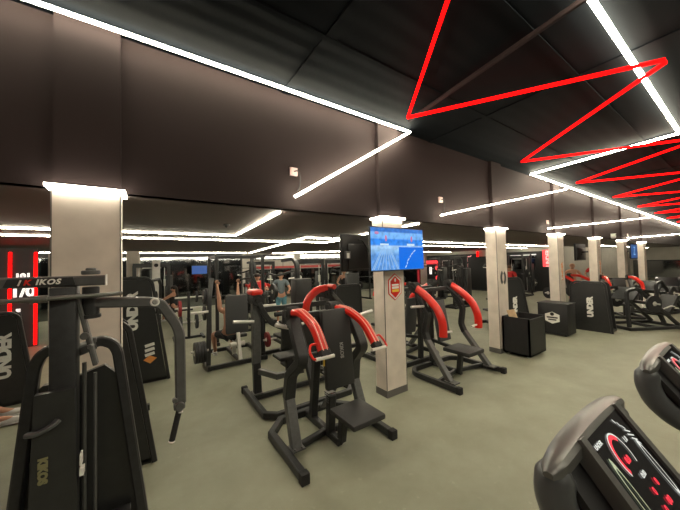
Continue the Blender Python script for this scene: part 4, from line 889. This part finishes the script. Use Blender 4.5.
# ------------------------------------------------ treadmills
def make_treadmill(label, x):
    t = thing('treadmill', label, 'treadmill', (x, .0, 0), 0, 'treadmill row')
    tilt = math.radians(-53); c = math.cos(tilt)
    # console frame lies in a plane: origin at screen top centre, v runs down the screen (toward -Y, down)
    O = Vector((0, .285, 1.50)); vx = Vector((1, 0, 0)); vd = Vector((0, -.62, -.785)).normalized(); n = vx.cross(-vd).normalized()
    if n.z < 0: n = -n
    P = lambda u, v, h=0.0: O + vx * u + vd * v + n * h
    def slab(b, poly, h0, h1):
        bm = b.bm; a = [bm.verts.new(P(u, v, h0)) for u, v in poly]; q = [bm.verts.new(P(u, v, h1)) for u, v in poly]; k = len(poly)
        for i in range(k): bm.faces.new((a[i], a[(i + 1) % k], q[(i + 1) % k], q[i]))
        bm.faces.new(a[::-1]); bm.faces.new(q); return b
    # screen
    w0 = .145
    slab(B_(), [(-w0, 0), (w0, 0), (w0, .36), (-w0, .36)], -.02, .004).put('screen', GLASSB, t)
    slab(B_(), [(-w0 - .028, -.012), (-w0, -.012), (-w0, .37), (-w0 - .028, .37)], -.03, .012).put('screen_bezel', SILVER, t)
    slab(B_(), [(w0, -.012), (w0 + .028, -.012), (w0 + .028, .37), (w0, .37)], -.03, .012).put('screen_bezel', SILVER, t)
    # top shell: rounded hood across the width
    b = B_(); N = 24; secs = []
    for k in range(N + 1):
        u = -.315 + .63 * k / N; a = abs(u) / .315
        q = max(0.12, 1 - a ** 7) ** .5; drop = .022 * a ** 2.2
        sec = []
        for y, z in ((.052, -.025), (.064, -.012), (.056, .008), (.034, .020), (.008, .016), (-.002, .004), (-.002, -.025)):
            y2 = .03 + (y - .03) * q; z2 = -.01 + (z + .01) * q
            sec.append(b.bm.verts.new(O + Vector((u, y2 - drop * .25, z2 - drop))))
        secs.append(sec)
    m_ = len(secs[0])
    for A, B in zip(secs, secs[1:]):
        for j in range(m_): b.bm.faces.new((A[j], A[(j + 1) % m_], B[(j + 1) % m_], B[j]))
    b.bm.faces.new(secs[0][::-1]); b.bm.faces.new(secs[-1]); b.put('top_shell', SILVER, t)
    for s in (-1, 1):
        pts = [O + Vector(q) for q in ((s * .255, .030, -.045), (s * .268, .032, -.10), (s * .262, .010, -.17), (s * .235, -.04, -.23), (s * .19, -.10, -.27))]
        fp = fillet([O + Vector((s * .235, .028, -.022))] + pts, .04, 4); B_().sweep(fp, [(a * 1.15, c_ * 1.1) for a, c_ in cp(.040, 18)], (0, 1, 0), [min(1, .55 + .1 * k) for k in range(len(fp))]).put('side_grip', GUNM, t)
        slab(B_(), [(s * .165, .0), (s * .25, .0), (s * .25, .20), (s * .20, .36), (s * .165, .36)], -.055, -.035).put('side_well', BLACK, t)
    slab(B_(), [(-.24, .03), (-.20, .0), (.20, .0), (.24, .03), (.20, .38), (-.20, .38)], -.075, -.04).put('console_back', CONS, t)
    sc = [o for o in C.objects if o.parent == t and o.name.startswith('screen') and 'bezel' not in o.name][0]
    EM = {}
    def ringo(cu, cv, ru, rv, a0, a1, wd, mat, nm):
        b = B_(); K = 22; A = []
        for k in range(K + 1):
            a = a0 + (a1 - a0) * k / K
            for f in (1, 1 - wd): A.append(b.bm.verts.new(P(cu + ru * f * math.cos(a), cv - rv * f * math.sin(a), .0065)))
        for k in range(K): b.bm.faces.new((A[2 * k], A[2 * k + 1], A[2 * k + 3], A[2 * k + 2]))
        return b.put(nm, mat, sc)
    RG = CONRED; WG = CONWHITE
    ringo(-.02, .080, .047, .058, PI * 1.2, -PI * .15, .08, WG, 'gauge_rim')
    ringo(-.02, .080, .042, .052, PI * 1.2, PI * .25, .20, RG, 'gauge_arc')
    ringo(-.105, .15, .013, .095, PI * 2, 0, .25, CONGREEN, 'left_track')
    ringo(.105, .15, .011, .075, PI * 2, 0, .25, CONWHITE, 'right_track')
    fm = lambda u, v: face_m(P(u, v, .007), (1, 0, 0), -vd)
    lettering('UNDER', .015, WG, sc, fm(-.105, .024), bold=.0003, extrude=.0004)
    lettering('1.0', .018, WG, sc, fm(.050, .060), bold=.0003, extrude=.0004)
    lettering('0.0', .022, RG, sc, fm(-.02, .088), bold=.0008, extrude=.0004)
    lettering('0:00', .017, WG, sc, fm(.0, .130), bold=.0002, extrude=.0004)
    for u, v, q in ((-.01, .165, '0'), (.035, .160, '0'), (-.02, .20, '0'), (.025, .198, '00')):
        lettering(q, .024, RG, sc, fm(u, v), bold=.0003, extrude=.0004, name='red_digits')
    b = B_()
    for k in range(7):
        a = P(.062 + .010 * math.sin(k) + .008 * k, .010 + .012 * k, .0066); b2 = P(.078 - .008 * math.cos(k) + .008 * k, .022 + .012 * k, .0066)
        b.sweep([a, b2], rp(.0035, .0008, .0002), n)
    b.put('route_outline', CONWHITE, sc)
    b = B_()
    for k in range(9):
        a = P(-.08 + .03 * (k % 3), .235 + .014 * (k // 3), .0066); b2 = P(-.065 + .03 * (k % 3), .250 + .014 * (k // 3), .0066); b.sweep([a, b2], rp(.007, .0008, .0002), n)
    b.put('programme_keys', CONGREEN, sc)
    # body
    for s in (-1, 1):
        B_().bar([(s * .20, -.10, 1.23), (s * .34, -.05, 1.0), (s * .37, .25, .20)], .07, .10, (1, 0, 0), .06).put('upright', GUNM, t)
        B_().bar([(s * .36, .60, .16), (s * .36, -1.35, .12)], .10, .09).put('side_rail', GUNM, t)
        B_().tube([(s * .30, -.08, 1.12), (s * .36, -.15, 1.05), (s * .36, -.42, 1.03)], .024, fil=.08).put('handrail', RUBBER, t)
    B_().box((-.29, -1.35, .09), (.29, .45, .14), .01).put('belt', RUBBER, t)
    B_().box((-.38, .40, .05), (.38, .80, .30), .05).put('motor_cover', CONS, t)
    B_().box((-.38, -1.4, .0), (-.30, -1.25, .08)).box((.30, -1.4, .0), (.38, -1.25, .08)).box((-.38, .55, 0), (-.30, .7, .06)).box((.30, .55, 0), (.38, .7, .06)).put('foot', RUBBER, t)
    B_().bar([(-.22, -.06, 1.20), (.22, -.06, 1.20)], .06, .05).put('cross_bar', CONS, t)
    return t
CONRED = pm('console_red_light', (.3, 0, 0), .4, emit=(1.0, .05, .08), es=1.1)
CONWHITE = pm('console_white_light', (.3, .3, .3), .4, emit=(.85, .9, .85), es=.7)
CONGREEN = pm('console_green_light', (.3, .3, .2), .4, emit=(.5, .65, .45), es=.5)
make_treadmill('treadmill with lit red and white console screen, nearest at the bottom right', 1.125)
make_treadmill('next treadmill along, only its rounded console corner showing at the right edge', 2.21)
